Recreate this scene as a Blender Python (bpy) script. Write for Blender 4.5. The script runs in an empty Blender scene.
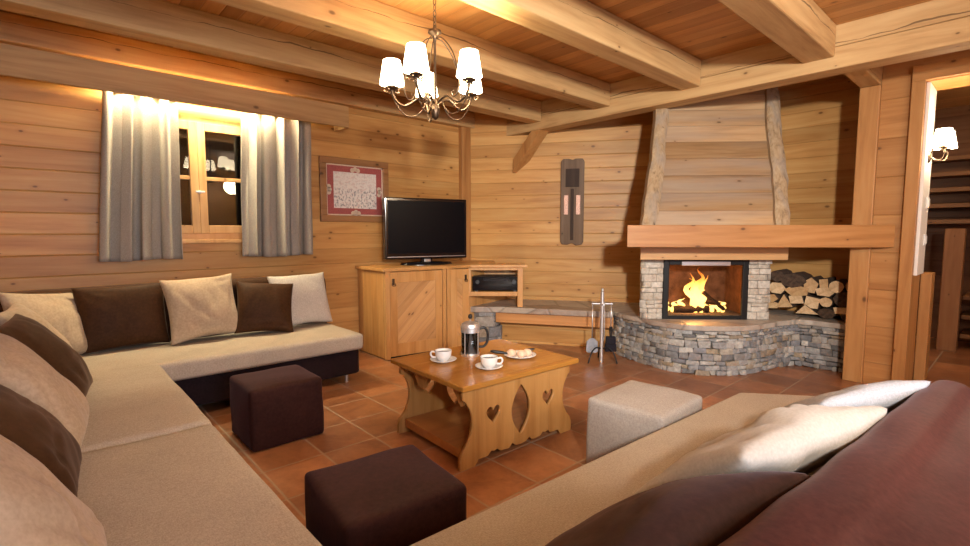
import bpy, bmesh, math, random
from mathutils import Vector, Matrix, noise
PI = math.pi
R = math.radians
sc = bpy.context.scene
COL = sc.collection

# ------------------------------------------------------------------ helpers
def link(o, parent=None):
    COL.objects.link(o)
    if parent is not None:
        o.parent = parent
    return o

def thing(name, label, cat, loc=(0, 0, 0), rotz=0.0, group=None):
    o = bpy.data.objects.new(name, None)
    o.empty_display_size = .1
    link(o)
    o.location = loc
    o.rotation_euler = (0, 0, rotz)
    tag(o, label, cat, group)
    return o

def tag(o, label, cat, group=None):
    o['label'] = label
    o['category'] = cat
    if group:
        o['group'] = group
    return o

def obj(name, bm, mat, parent=None, smooth=False, angle=None):
    me = bpy.data.meshes.new(name)
    bmesh.ops.recalc_face_normals(bm, faces=bm.faces[:])
    bm.to_mesh(me)
    bm.free()
    me.materials.append(mat)
    if smooth:
        for p in me.polygons:
            p.use_smooth = True
        if angle is not None:
            me.set_sharp_from_angle(angle=R(angle))
    return link(bpy.data.objects.new(name, me), parent)

def struct(name, bm, mat, loc=(0, 0, 0), rotz=0.0, label=None, cat=None, smooth=False):
    o = obj(name, bm, mat, None, smooth)
    o.location = loc
    o.rotation_euler = (0, 0, rotz)
    o['kind'] = 'structure'
    if label:
        o['label'] = label
        o['category'] = cat
    return o

def merge(bm, t):
    me = bpy.data.meshes.new('tmp')
    t.to_mesh(me)
    t.free()
    bm.from_mesh(me)
    bpy.data.meshes.remove(me)

def bx(bm, x0, x1, y0, y1, z0, z1, bev=0.0, seg=2, M=None, jit=0.0):
    t = bmesh.new()
    bmesh.ops.create_cube(t, size=1)
    for v in t.verts:
        v.co = Vector((x0 + (v.co.x + .5) * (x1 - x0), y0 + (v.co.y + .5) * (y1 - y0), z0 + (v.co.z + .5) * (z1 - z0)))
        if jit:
            v.co += Vector((random.uniform(-jit, jit), random.uniform(-jit, jit), random.uniform(-jit, jit)))
    if bev:
        bmesh.ops.bevel(t, geom=t.edges[:], offset=bev, segments=seg, affect='EDGES', profile=.5)
    if M is not None:
        bmesh.ops.transform(t, matrix=M, verts=t.verts)
    merge(bm, t)
    return bm

def box(*a, **k):
    return bx(bmesh.new(), *a, **k)

def prism(bm, pts, z0, z1, bev=0.0, M=None, seg=2):
    t = bmesh.new()
    vs = [t.verts.new((p[0], p[1], z0)) for p in pts]
    f = t.faces.new(vs)
    r = bmesh.ops.extrude_face_region(t, geom=[f])
    for v in r['geom']:
        if isinstance(v, bmesh.types.BMVert):
            v.co.z = z1
    bmesh.ops.recalc_face_normals(t, faces=t.faces[:])
    if bev:
        bmesh.ops.bevel(t, geom=t.edges[:], offset=bev, segments=seg, affect='EDGES', profile=.5)
    if M is not None:
        bmesh.ops.transform(t, matrix=M, verts=t.verts)
    merge(bm, t)
    return bm

def lathe(bm, prof, n=32, c=(0, 0, 0), M=None, close=False):
    t = bmesh.new()
    rings = []
    for (r, z) in prof:
        if r < 1e-6:
            rings.append([t.verts.new((0, 0, z))])
        else:
            rings.append([t.verts.new((r * math.cos(2 * PI * k / n), r * math.sin(2 * PI * k / n), z)) for k in range(n)])
    for a, b in zip(rings[:-1], rings[1:]):
        for k in range(n):
            q = (k + 1) % n
            if len(a) == 1 and len(b) == 1:
                continue
            if len(a) == 1:
                t.faces.new((a[0], b[q], b[k]))
            elif len(b) == 1:
                t.faces.new((a[k], a[q], b[0]))
            else:
                t.faces.new((a[k], a[q], b[q], b[k]))
    mm = Matrix.Translation(c)
    if M is not None:
        mm = M @ mm
    bmesh.ops.transform(t, matrix=mm, verts=t.verts)
    merge(bm, t)
    return bm

def smoothpts(pts, n=8):
    """Catmull-Rom through pts"""
    P = [Vector(p) for p in pts]
    P = [2 * P[0] - P[1]] + P + [2 * P[-1] - P[-2]]
    out = []
    for i in range(1, len(P) - 2):
        for k in range(n):
            t = k / n
            a, b, c, d = P[i - 1:i + 3]
            out.append(.5 * ((2 * b) + (c - a) * t + (2 * a - 5 * b + 4 * c - d) * t * t + (3 * b - a - 3 * c + d) * t ** 3))
    out.append(P[-2])
    return out

def tube(bm, pts, r, n=8, cap=True):
    t = bmesh.new()
    P = [Vector(p) for p in pts]
    rs = r if isinstance(r, (list, tuple)) else [r] * len(P)
    d0 = (P[1] - P[0]).normalized()
    up = Vector((0, 0, 1)) if abs(d0.z) < .9 else Vector((1, 0, 0))
    nrm = d0.cross(up).normalized()
    rings = []
    for i, p in enumerate(P):
        d = (P[min(i + 1, len(P) - 1)] - P[max(i - 1, 0)]).normalized()
        nrm = (nrm - d * nrm.dot(d)).normalized()
        b = d.cross(nrm)
        rings.append([t.verts.new(p + (nrm * math.cos(2 * PI * k / n) + b * math.sin(2 * PI * k / n)) * rs[i]) for k in range(n)])
    for a, b in zip(rings[:-1], rings[1:]):
        for k in range(n):
            q = (k + 1) % n
            t.faces.new((a[k], a[q], b[q], b[k]))
    if cap:
        t.faces.new(rings[0])
        t.faces.new(rings[-1])
    merge(bm, t)
    return bm

def curve2d(splines, depth):
    """filled outline with holes -> bmesh lying in XY, thickness depth centred on z=0"""
    cu = bpy.data.curves.new('tmpc', 'CURVE')
    cu.dimensions = '2D'
    cu.fill_mode = 'BOTH'
    cu.extrude = depth / 2
    for pts in splines:
        s = cu.splines.new('POLY')
        s.points.add(len(pts) - 1)
        for q, p in zip(s.points, pts):
            q.co = (p[0], p[1], 0, 1)
        s.use_cyclic_u = True
    o = bpy.data.objects.new('tmpo', cu)
    COL.objects.link(o)
    dg = bpy.context.evaluated_depsgraph_get()
    me = bpy.data.meshes.new_from_object(o.evaluated_get(dg))
    bm = bmesh.new()
    bm.from_mesh(me)
    bpy.data.objects.remove(o)
    bpy.data.curves.remove(cu)
    bpy.data.meshes.remove(me)
    bmesh.ops.remove_doubles(bm, verts=bm.verts[:], dist=1e-5)
    return bm

def puffbox(bm, sx, sy, sz, r=.04, puff=.012, n=14, nz=.004, seed=0, c=(0, 0, 0), nscale=5.0, pz=None):
    """soft upholstered block, base centre at c"""
    t = bmesh.new()
    bmesh.ops.create_cube(t, size=2)
    bmesh.ops.subdivide_edges(t, edges=t.edges[:], cuts=n, use_grid_fill=True)
    h = Vector((sx / 2, sy / 2, sz / 2))
    pz = puff if pz is None else pz
    for v in t.verts:
        u = v.co.copy()
        # concentrate verts to the edges
        q = Vector([math.copysign(1 - (1 - abs(a)) ** 1.5, a) for a in u])
        p = Vector((q.x * h.x, q.y * h.y, q.z * h.z))
        inner = Vector([max(-h[i] + r, min(h[i] - r, p[i])) for i in range(3)])
        d = p - inner
        if d.length > 1e-9:
            m = max(abs(d.x), abs(d.y), abs(d.z))
            p = inner + d.normalized() * m if m > 0 else p
        bul = [(1 - q.y ** 2) * (1 - q.z ** 2), (1 - q.x ** 2) * (1 - q.z ** 2), (1 - q.x ** 2) * (1 - q.y ** 2)]
        p += Vector((math.copysign(1, u.x) * (abs(u.x) > .99) * puff * bul[0],
                     math.copysign(1, u.y) * (abs(u.y) > .99) * puff * bul[1],
                     math.copysign(1, u.z) * (abs(u.z) > .99) * (pz if u.z > 0 else 0) * bul[2]))
        w = noise.noise_vector(p * nscale + Vector((seed * 7.1, seed * 3.3, 0))) * nz
        if u.z < -.9:
            w.z = 0
        v.co = p + w + Vector((0, 0, h.z)) + Vector(c)
    merge(bm, t)
    return bm

def pillow_bm(w, h, t, seed, wr=.012, k=.055, n=30, ear=.0):
    b = bmesh.new()
    rng = random.Random(seed)
    off = Vector((seed * 5.3, seed * 2.7, seed * 1.1))
    grid = {}
    folds = [(rng.uniform(-.9, .9), rng.uniform(-.9, .9), rng.uniform(0, PI), rng.uniform(.3, .8)) for _ in range(5)]
    for s in (-1, 1):
        for i in range(n + 1):
            for j in range(n + 1):
                u = -1 + 2 * i / n
                v = -1 + 2 * j / n
                u = math.copysign(1 - (1 - abs(u)) ** 1.25, u)
                v = math.copysign(1 - (1 - abs(v)) ** 1.25, v)
                edge = i in (0, n) or j in (0, n)
                if s == 1 and edge:
                    grid[s, i, j] = grid[-1, i, j]
                    continue
                x = w / 2 * u * (1 - k * (1 - v * v) * abs(u) ** 1.5)
                z = h / 2 * v * (1 - k * (1 - u * u) * abs(v) ** 1.5)
                e = ((1 - u * u) * (1 - v * v))
                y = t / 2 * e ** .42
                P = Vector((x, z, s * .3))
                wv = noise.noise(P * 5 + off) * wr * 1.6 + noise.noise(Vector((P.x * 16, P.y * 7, s)) + off) * wr * .6
                for (fx, fz, fa, fl) in folds:
                    du = (u - fx) * math.cos(fa) + (v - fz) * math.sin(fa)
                    dv = -(u - fx) * math.sin(fa) + (v - fz) * math.cos(fa)
                    wv -= wr * .8 * math.exp(-(dv / .06) ** 2 - (du / fl) ** 2)
                y = y + wv * min(1, e * 4) * (e > 0)
                y = max(y, .004) if not edge else 0
                z += noise.noise(Vector((x * 4, 0, s * 0)) + off) * .012 * abs(v)
                grid[s, i, j] = b.verts.new((x, s * y, z + h / 2))
    for s in (-1, 1):
        for i in range(n):
            for j in range(n):
                q = (grid[s, i, j], grid[s, i + 1, j], grid[s, i + 1, j + 1], grid[s, i, j + 1])
                try:
                    b.faces.new(q)
                except ValueError:
                    pass
    return b

# ------------------------------------------------------------------ materials
class NT:
    def __init__(s, name):
        s.m = bpy.data.materials.new(name)
        s.m.use_nodes = True
        s.t = s.m.node_tree
        s.n = s.t.nodes
        s.n.clear()
        s.out = s.n.new('ShaderNodeOutputMaterial')
    def node(s, typ, **k):
        x = s.n.new(typ)
        for a, v in k.items():
            setattr(x, a, v)
        return x
    def put(s, sock, v):
        if hasattr(v, 'is_output') or isinstance(v, bpy.types.NodeSocket):
            s.t.links.new(v, sock)
        else:
            sock.default_value = v
    def math(s, op, a, b=None, c=None, clamp=False):
        x = s.node('ShaderNodeMath', operation=op)
        x.use_clamp = clamp
        s.put(x.inputs[0], a)
        if b is not None:
            s.put(x.inputs[1], b)
        if c is not None:
            s.put(x.inputs[2], c)
        return x.outputs[0]
    def vmath(s, op, a, b):
        x = s.node('ShaderNodeVectorMath', operation=op)
        s.put(x.inputs[0], a)
        s.put(x.inputs[1], b)
        return x.outputs[0]
    def mix(s, f, a, b, blend='MIX'):
        x = s.node('ShaderNodeMix', data_type='RGBA', blend_type=blend)
        s.put(x.inputs[0], f)
        s.put(x.inputs[6], a)
        s.put(x.inputs[7], b)
        return x.outputs[2]
    def ramp(s, f, stops, interp='LINEAR'):
        x = s.node('ShaderNodeValToRGB')
        x.color_ramp.interpolation = interp
        el = x.color_ramp.elements
        while len(el) < len(stops):
            el.new(.5)
        for e, (p, c) in zip(el, stops):
            e.position = p
            e.color = (*c, 1) if len(c) == 3 else c
        s.put(x.inputs[0], f)
        return x.outputs[0]
    def noise(s, v, scale, detail=4, rough=.55, dist=0.0, dim='3D'):
        x = s.node('ShaderNodeTexNoise', noise_dimensions=dim)
        if v is not None:
            s.put(x.inputs['Vector'], v)
        x.inputs['Scale'].default_value = scale
        x.inputs['Detail'].default_value = detail
        x.inputs['Roughness'].default_value = rough
        x.inputs['Distortion'].default_value = dist
        return x.outputs[0]
    def coord(s):
        return s.node('ShaderNodeTexCoord').outputs['Object']
    def sep(s, v):
        x = s.node('ShaderNodeSeparateXYZ')
        s.put(x.inputs[0], v)
        return x.outputs
    def comb(s, a, b, c):
        x = s.node('ShaderNodeCombineXYZ')
        for i, v in enumerate((a, b, c)):
            s.put(x.inputs[i], v)
        return x.outputs[0]
    def bump(s, h, strength=.3, dist=.01):
        x = s.node('ShaderNodeBump')
        s.put(x.inputs['Height'], h)
        x.inputs['Strength'].default_value = strength
        x.inputs['Distance'].default_value = dist
        return x.outputs[0]
    def bsdf(s, col, rough=.5, normal=None, **k):
        x = s.node('ShaderNodeBsdfPrincipled')
        s.put(x.inputs['Base Color'], col if not isinstance(col, tuple) or len(col) == 4 else (*col, 1))
        s.put(x.inputs['Roughness'], rough)
        if normal is not None:
            s.put(x.inputs['Normal'], normal)
        for a, v in k.items():
            s.put(x.inputs[a.replace('_', ' ')], v)
        s.t.links.new(x.outputs[0], s.out.inputs[0])
        return x

def wood(name, dark, mid, light, grain=0, plank=None, knots=.5, rough=.45, crack=None, gscale=1.0, var=.15, groove=.012, weather=0.0, spec=.35):
    """grain = local axis of the grain; plank = (axis, width)"""
    m = NT(name)
    co = m.coord()
    rnd = m.node('ShaderNodeObjectInfo').outputs['Random']
    x, y, z = m.sep(co)
    ax = [x, y, z]
    pv = None
    off = m.math('MULTIPLY', rnd, 37.0)
    if plank:
        pc = m.math('DIVIDE', m.math('ADD', ax[plank[0]], 50.0), plank[1])
        pid = m.math('FLOOR', pc)
        wn = m.node('ShaderNodeTexWhiteNoise', noise_dimensions='1D')
        m.put(wn.inputs['W'], pid)
        pv = wn.outputs['Value']
        off = m.math('ADD', off, m.math('MULTIPLY', pv, 23.0))
        fr = m.math('FRACT', pc)
        dd = m.math('MINIMUM', fr, m.math('SUBTRACT', 1.0, fr))
        gr = m.math('SUBTRACT', 1.0, m.math('DIVIDE', dd, groove / plank[1] * .5), clamp=True)
    sc_ = [7.0 * gscale] * 3
    sc_[grain] = .55 * gscale
    v = m.comb(*[m.math('ADD', m.math('MULTIPLY', ax[i], sc_[i]), m.math('MULTIPLY', off, 1.0 + i * .37)) for i in range(3)])
    n1 = m.noise(v, 1.0, 5, .6, 1.2)
    wv = m.node('ShaderNodeTexNoise')
    m.put(wv.inputs['Vector'], v)
    wv.inputs['Scale'].default_value = 5.0
    wv.inputs['Detail'].default_value = 3
    fine = wv.outputs[0]
    f = m.math('ADD', m.math('MULTIPLY', n1, .75), m.math('MULTIPLY', fine, .25))
    col = m.ramp(f, [(.28, dark), (.48, mid), (.68, light)])
    if pv is not None:
        col = m.mix(1.0, col, m.ramp(pv, [(0, (1 - var, 1 - var * 1.15, 1 - var * 1.35)), (1, (1 + var * .35,) * 3)]), 'MULTIPLY')
    if weather:
        n3 = m.noise(v, .8, 3, .5, .3)
        col = m.mix(m.math('MULTIPLY', m.ramp(n3, [(.45, (0, 0, 0)), (.65, (1, 1, 1))]), weather), col, (.30, .26, .22, 1))
    bumph = f
    if knots:
        oth = [i for i in range(3) if i != grain]
        across = m.math('ADD', ax[oth[0]], m.math('MULTIPLY', ax[oth[1]], 1.0))
        kv = m.comb(m.math('ADD', m.math('MULTIPLY', ax[grain], 3.4), m.math('MULTIPLY', off, .73)), m.math('ADD', m.math('MULTIPLY', across, 6.0), m.math('MULTIPLY', off, .94)), 0.0)
        vo = m.node('ShaderNodeTexVoronoi', voronoi_dimensions='2D')
        m.put(vo.inputs['Vector'], kv)
        vo.inputs['Scale'].default_value = 1.0
        keep = m.math('LESS_THAN', m.sep(vo.outputs['Color'])[0], knots)
        kdist = m.math('DIVIDE', vo.outputs['Distance'], m.math('ADD', .25, m.math('MULTIPLY', m.sep(vo.outputs['Color'])[1], .9)))
        k = m.ramp(kdist, [(.035, (1, 1, 1)), (.085, (0, 0, 0))])
        k2 = m.ramp(kdist, [(.05, (1, 1, 1)), (.22, (0, 0, 0))])
        kd = tuple(c * .38 for c in dark)
        col = m.mix(m.math('MULTIPLY', m.math('MULTIPLY', k2, keep), .35), col, (*dark, 1))
        col = m.mix(m.math('MULTIPLY', m.math('MULTIPLY', k, keep), .85), col, (*kd, 1))
    if crack is not None:
        # long drying crack on the sides
        cn = m.noise(m.comb(m.math('ADD', m.math('MULTIPLY', ax[grain], 1.3), m.math('MULTIPLY', rnd, 50)), 0.0, 0.0), 1.0, 4, .6)
        pos = m.math('ADD', crack, m.math('MULTIPLY', m.math('SUBTRACT', cn, .5), .12))
        wd = m.math('MULTIPLY', m.math('ABSOLUTE', m.math('SUBTRACT', cn, .45)), .03)
        cm = m.math('LESS_THAN', m.math('ABSOLUTE', m.math('SUBTRACT', z, pos)), m.math('ADD', wd, .0005))
        col = m.mix(m.math('MULTIPLY', cm, .75), col, (*[c * .25 for c in dark], 1))
        bumph = m.math('SUBTRACT', bumph, m.math('MULTIPLY', cm, 2.0))
    if plank:
        col = m.mix(m.math('MULTIPLY', gr, .3), col, (*[c * .4 for c in dark], 1))
        bumph = m.math('SUBTRACT', m.math('MULTIPLY', f, .5), m.math('MULTIPLY', gr, 2.0))
    nrm = m.bump(bumph, .35, .006)
    m.bsdf(col, rough, nrm, Specular_IOR_Level=spec)
    return m.m

def fabric(name, c1, c2, scale=260, rough=.9, sheen=.0, blotch=.15, bump=.25, weave=True, sheen_tint=(1, 1, 1, 1)):
    m = NT(name)
    co = m.coord()
    n = m.noise(co, scale, 2, .6)
    if weave:
        x, y, z = m.sep(co)
        a = m.noise(m.comb(m.math('MULTIPLY', x, 90), m.math('MULTIPLY', y, 330), m.math('MULTIPLY', z, 330)), 1.0, 2)
        b = m.noise(m.comb(m.math('MULTIPLY', x, 330), m.math('MULTIPLY', y, 90), m.math('MULTIPLY', z, 90)), 1.0, 2)
        n = m.math('MULTIPLY', m.math('ADD', m.math('ADD', a, b), n), .333)
    big = m.noise(co, 5.0, 4, .6, .6)
    f = m.math('ADD', n, m.math('MULTIPLY', m.math('SUBTRACT', big, .5), blotch * 2))
    col = m.ramp(f, [(.36, c1), (.64, c2)] if weave else [(.2, c1), (.8, c2)])
    m.bsdf(col, rough, m.bump(n, bump, .003), Specular_IOR_Level=.15, Sheen_Weight=sheen, Sheen_Roughness=.4, Sheen_Tint=sheen_tint)
    return m.m

def plain(name, col, rough=.5, metal=0.0, spec=.5, var=.08, scale=30, bump=0.0, **k):
    m = NT(name)
    n = m.noise(m.coord(), scale, 4)
    c = m.ramp(n, [(.3, tuple(max(0, a * (1 - var)) for a in col)), (.7, tuple(a * (1 + var) for a in col))])
    m.bsdf(c, rough, m.bump(n, bump, .005) if bump else None, Metallic=metal, Specular_IOR_Level=spec, **k)
    return m.m

def emit(name, col, strength, base=(.8, .8, .8)):
    m = NT(name)
    b = m.bsdf(base, .6)
    b.inputs['Emission Color'].default_value = (*col, 1)
    b.inputs['Emission Strength'].default_value = strength
    return m.m

def glass(name, tint=(1, 1, 1), rough=.0, ior=1.45, boost=1.0):
    m = NT(name)
    tr = m.node('ShaderNodeBsdfTransparent')
    tr.inputs[0].default_value = (*tint, 1)
    gl = m.node('ShaderNodeBsdfGlossy')
    gl.inputs['Roughness'].default_value = rough
    fr = m.node('ShaderNodeFresnel')
    fr.inputs[0].default_value = ior
    mx = m.node('ShaderNodeMixShader')
    m.put(mx.inputs[0], m.math('MULTIPLY', fr.outputs[0], boost, clamp=True))
    m.t.links.new(tr.outputs[0], mx.inputs[1])
    m.t.links.new(gl.outputs[0], mx.inputs[2])
    m.t.links.new(mx.outputs[0], m.out.inputs[0])
    return m.m

PD, PM, PL = (.40, .172, .046), (.575, .302, .095), (.665, .405, .150)
BD, BM, BL = (.31, .165, .062), (.51, .315, .135), (.62, .42, .20)
M = {}
M['wall_x'] = wood('pine_boards_x', PD, PM, PL, 0, (2, .145), .55, .42)
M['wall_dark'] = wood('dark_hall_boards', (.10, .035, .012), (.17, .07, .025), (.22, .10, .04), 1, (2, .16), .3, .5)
M['ceil'] = wood('ceiling_boards', (.40, .17, .05), (.56, .28, .09), (.66, .36, .14), 1, (0, .11), .3, .42, var=.3)
M['beam'] = wood('beam_timber', BD, BM, BL, 0, None, .22, .6, crack=.03)
M['beam_y'] = wood('header_timber', BD, BM, BL, 1, None, .22, .6, crack=.02)
M['post'] = wood('post_timber', (.28, .115, .032), (.43, .205, .066), (.51, .275, .10), 2, None, .3, .5)
M['panel'] = wood('partition_boards', (.27, .11, .03), (.42, .195, .06), (.50, .26, .09), 1, (2, .29), .3, .5)
M['casing'] = wood('casing_wood', (.26, .10, .027), (.40, .185, .055), (.48, .245, .085), 2, None, .25, .45)
M['casing_y'] = wood('casing_wood_head', (.26, .10, .027), (.40, .185, .055), (.48, .245, .085), 1, None, .25, .45)
M['window'] = wood('window_pine', (.44, .23, .08), (.62, .36, .14), (.70, .44, .20), 2, None, .1, .4)
M['mantel'] = wood('mantel_larch', (.23, .09, .026), (.39, .18, .058), (.49, .255, .095), 0, None, .5, .45)
M['lintel'] = wood('lintel_pine', (.44, .22, .08), (.60, .34, .14), (.68, .42, .20), 0, None, .2, .45)
M['hood'] = wood('old_hood_boards', (.24, .135, .065), (.47, .30, .155), (.60, .44, .26), 0, (2, .152), .4, .65, weather=.55, var=.45)
M['hoodpost'] = wood('weathered_post', (.10, .068, .042), (.36, .25, .14), (.50, .385, .25), 2, None, .2, .75, weather=.6, gscale=2.2)
M['cab'] = wood('cabinet_pine', (.40, .18, .05), (.58, .30, .10), (.66, .38, .15), 2, None, .15, .38)
M['cab_side'] = wood('cabinet_side_pine', (.40, .18, .05), (.58, .30, .10), (.66, .38, .15), 2, (1, .12), .15, .38, var=.12)
M['cab_x'] = wood('cabinet_pine_x', (.40, .18, .05), (.58, .30, .10), (.66, .38, .15), 0, None, .15, .38)
M['chev'] = wood('chevron_boards', (.42, .20, .07), (.60, .33, .13), (.68, .41, .18), 0, (1, .075), .6, .4, var=.2, groove=.008)
M['ttop'] = wood('table_top_stain', (.32, .125, .020), (.46, .205, .038), (.52, .25, .054), 0, (1, .24), .08, .22, var=.1, groove=.004, spec=.5)
M['tside'] = wood('table_pine', (.36, .16, .045), (.52, .27, .085), (.60, .34, .125), 2, (0, .27), .12, .4, var=.15, groove=.004)
M['tshelf'] = wood('table_shelf', (.30, .11, .03), (.44, .18, .05), (.50, .23, .07), 0, None, .15, .35)
M['bench'] = wood('bench_board', (.34, .13, .04), (.52, .24, .085), (.60, .31, .12), 0, None, .25, .45)
M['relic'] = wood('relic_board', (.085, .055, .036), (.165, .11, .072), (.225, .155, .105), 2, None, .1, .75)
M['relic_dark'] = wood('relic_dark', (.02, .011, .007), (.045, .025, .016), (.065, .037, .024), 2, None, 0, .7)
M['pic_frame'] = wood('picture_frame_wood', (.20, .085, .03), (.33, .16, .06), (.40, .21, .09), 0, None, .1, .45)
M['bark'] = plain('log_bark', (.075, .045, .028), .95, var=.5, scale=40, bump=.8)
def logend():
    m = NT('log_end')
    co = m.coord()
    rnd = m.node('ShaderNodeObjectInfo').outputs['Random']
    n = m.noise(co, 22, 5, .65, .6)
    c = m.ramp(n, [(.3, (.50, .32, .16)), (.7, (.80, .60, .36))])
    c = m.mix(1.0, c, m.ramp(rnd, [(0, (.75, .62, .45)), (1, (1.1, 1.1, 1.1))]), 'MULTIPLY')
    m.bsdf(c, .85, m.bump(n, .4, .006))
    return m.m
M['logend'] = logend()

M['linen'] = fabric('seat_linen', (.33, .28, .225), (.54, .47, .39), blotch=.08)
M['linen_grey'] = fabric('pouf_grey_weave', (.30, .27, .25), (.50, .46, .43), blotch=.06)
M['beige'] = fabric('beige_suede', (.40, .305, .21), (.56, .445, .32), weave=False, scale=70, blotch=.3, sheen=.15, bump=.12)
M['cream'] = fabric('cream_suede', (.42, .38, .33), (.54, .495, .44), weave=False, scale=120, blotch=.35, sheen=.2, bump=.12)
M['white_weave'] = fabric('pale_weave', (.42, .38, .33), (.74, .70, .64), blotch=.05, scale=180)
M['grey_white'] = fabric('pale_grey_weave', (.34, .355, .39), (.52, .535, .58), blotch=.08, scale=200)
M['brown'] = fabric('brown_suede', (.034, .0135, .0045), (.065, .027, .0095), weave=False, scale=60, blotch=.45, rough=.62, sheen=.12, bump=.1, sheen_tint=(1, .7, .5, 1))
M['brown_pouf'] = fabric('brown_pouf_suede', (.024, .0075, .006), (.046, .0145, .011), weave=False, scale=60, blotch=.4, rough=.75, sheen=.08, bump=.1, sheen_tint=(.8, .6, .9, 1))
M['brown_pillow'] = fabric('brown_pillow_suede', (.026, .011, .008), (.05, .021, .015), weave=False, scale=60, blotch=.4, rough=.7, sheen=.15, bump=.1, sheen_tint=(.9, .7, .8, 1))
M['brown_back'] = fabric('brown_back_suede', (.052, .0135, .011), (.095, .029, .023), weave=False, scale=70, blotch=.45, rough=.5, sheen=.12, bump=.1, sheen_tint=(1, .75, .8, 1))
M['brown_base'] = fabric('brown_base_suede', (.010, .005, .007), (.022, .011, .014), weave=False, scale=90, blotch=.4, rough=.8, sheen=.1, bump=.1)
M['curtain'] = fabric('curtain_linen', (.27, .25, .22), (.43, .40, .355), blotch=.05)
M['steel'] = plain('brushed_steel', (.74, .74, .75), .38, .85, var=.05)
M['iron'] = plain('black_iron', (.025, .025, .028), .5, .6, var=.2)
M['bronze'] = plain('antique_bronze', (.11, .075, .05), .4, .9, var=.25, scale=60)
M['blacksteel'] = plain('black_steel', (.006, .006, .006), .45, .0, .3, var=.1)
M['blackgloss'] = plain('gloss_black', (.006, .006, .008), .12, 0, .6, var=.05)
M['screen'] = plain('dark_screen', (.003, .003, .005), .3, 0, .12, var=.02)
M['silver'] = plain('silver_trim', (.5, .5, .52), .3, .8, var=.03)
M['china'] = plain('white_china', (.82, .81, .79), .15, 0, .5, var=.02)
M['coffee'] = plain('black_coffee', (.012, .005, .003), .08, 0, .6, var=.05)
M['pastry'] = plain('sugared_pastry', (.80, .56, .40), .85, 0, .2, var=.16, scale=45, bump=.5)
M['plastic'] = plain('black_plastic', (.012, .012, .013), .35, 0, .5, var=.05)
M['whiteboard'] = plain('white_painted_board', (.80, .77, .71), .5, 0, .4, var=.03)
M['switch'] = plain('switch_plastic', (.75, .73, .68), .35, 0, .5, var=.02)
M['mortar'] = plain('dark_mortar', (.20, .18, .155), .95, 0, .2, var=.25, scale=50, bump=.5)
M['soot'] = plain('firebox_brick', (.13, .06, .032), .9, 0, .2, var=.45, scale=14, bump=.5)
M['ash'] = plain('ash_bed', (.12, .09, .07), .95, 0, .1, var=.4, scale=50, bump=.8)
M['char'] = plain('charred_log', (.03, .018, .012), .9, 0, .2, var=.5, scale=40, bump=.9)
M['copper'] = plain('copper_plate', (.55, .33, .25), .45, .35, var=.3, scale=90, bump=.4)
M['red_print'] = plain('red_print', (.38, .095, .085), .6, 0, .3, var=.25, scale=180)
M['cream_print'] = plain('cream_print', (.68, .55, .42), .6, 0, .3, var=.1, scale=90)
def scene_print():
    m = NT('white_print')
    x, y, z = m.sep(m.coord())
    n = m.noise(m.comb(m.math('MULTIPLY', x, 55), 0.0, m.math('MULTIPLY', z, 38)), 1.0, 3, .6)
    n2 = m.noise(m.comb(m.math('MULTIPLY', x, 22), 3.0, m.math('MULTIPLY', z, 45)), 1.0, 2, .5)
    low = m.ramp(z, [(0, (1, 1, 1)), (.02, (0, 0, 0))])
    c = m.mix(m.math('MULTIPLY', m.ramp(n2, [(.52, (0, 0, 0)), (.6, (1, 1, 1))]), .45), (.78, .74, .68, 1), (.60, .42, .38, 1))
    c = m.mix(m.math('MULTIPLY', m.ramp(n, [(.52, (0, 0, 0)), (.58, (1, 1, 1))]), m.math('ADD', m.math('MULTIPLY', low, .6), .2)), c, (.20, .21, .22, 1))
    m.bsdf(c, .6)
    return m.m
M['white_print'] = scene_print()
M['glass'] = glass('window_glass', (.9, .9, .9), 0, 1.5, 1.1)
M['fireglass'] = glass('fire_glass', (.95, .93, .9), 0, 1.45, .8)
M['jug'] = glass('jug_glass', (.93, .94, .95), 0, 1.5, 1.2)
M['shade'] = emit('lit_shade', (1.0, .80, .52), 8.0, (.85, .8, .7))
M['dark_outside'] = plain('night_board', (.03, .02, .015), .9)

def stone_mat(name, stops, rough=.8):
    m = NT(name)
    co = m.coord()
    isl = m.node('ShaderNodeNewGeometry').outputs['Random Per Island']
    base = m.ramp(isl, stops)
    n = m.noise(co, 28, 6, .65, .5)
    n2 = m.noise(co, 9, 4, .6, .3)
    c = m.mix(1.0, base, m.ramp(n, [(.3, (.62, .6, .58)), (.7, (1.18, 1.18, 1.18))]), 'MULTIPLY')
    c = m.mix(m.math('MULTIPLY', m.ramp(n2, [(.55, (0, 0, 0)), (.7, (1, 1, 1))]), .35), c, (.33, .22, .12, 1))
    m.bsdf(c, rough, m.bump(m.math('ADD', n, m.math('MULTIPLY', n2, .6)), .6, .012), Specular_IOR_Level=.3)
    return m.m
M['stone'] = stone_mat('schist_stones', [(0, (.15, .15, .15)), (.2, (.26, .265, .275)), (.4, (.42, .415, .395)), (.55, (.34, .275, .19)), (.7, (.22, .23, .255)), (.85, (.54, .525, .48)), (1, (.35, .34, .33))])
M['stone_pale'] = stone_mat('pale_stones', [(0, (.46, .42, .35)), (.4, (.58, .54, .47)), (.7, (.50, .45, .37)), (1, (.64, .61, .54))])

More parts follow.
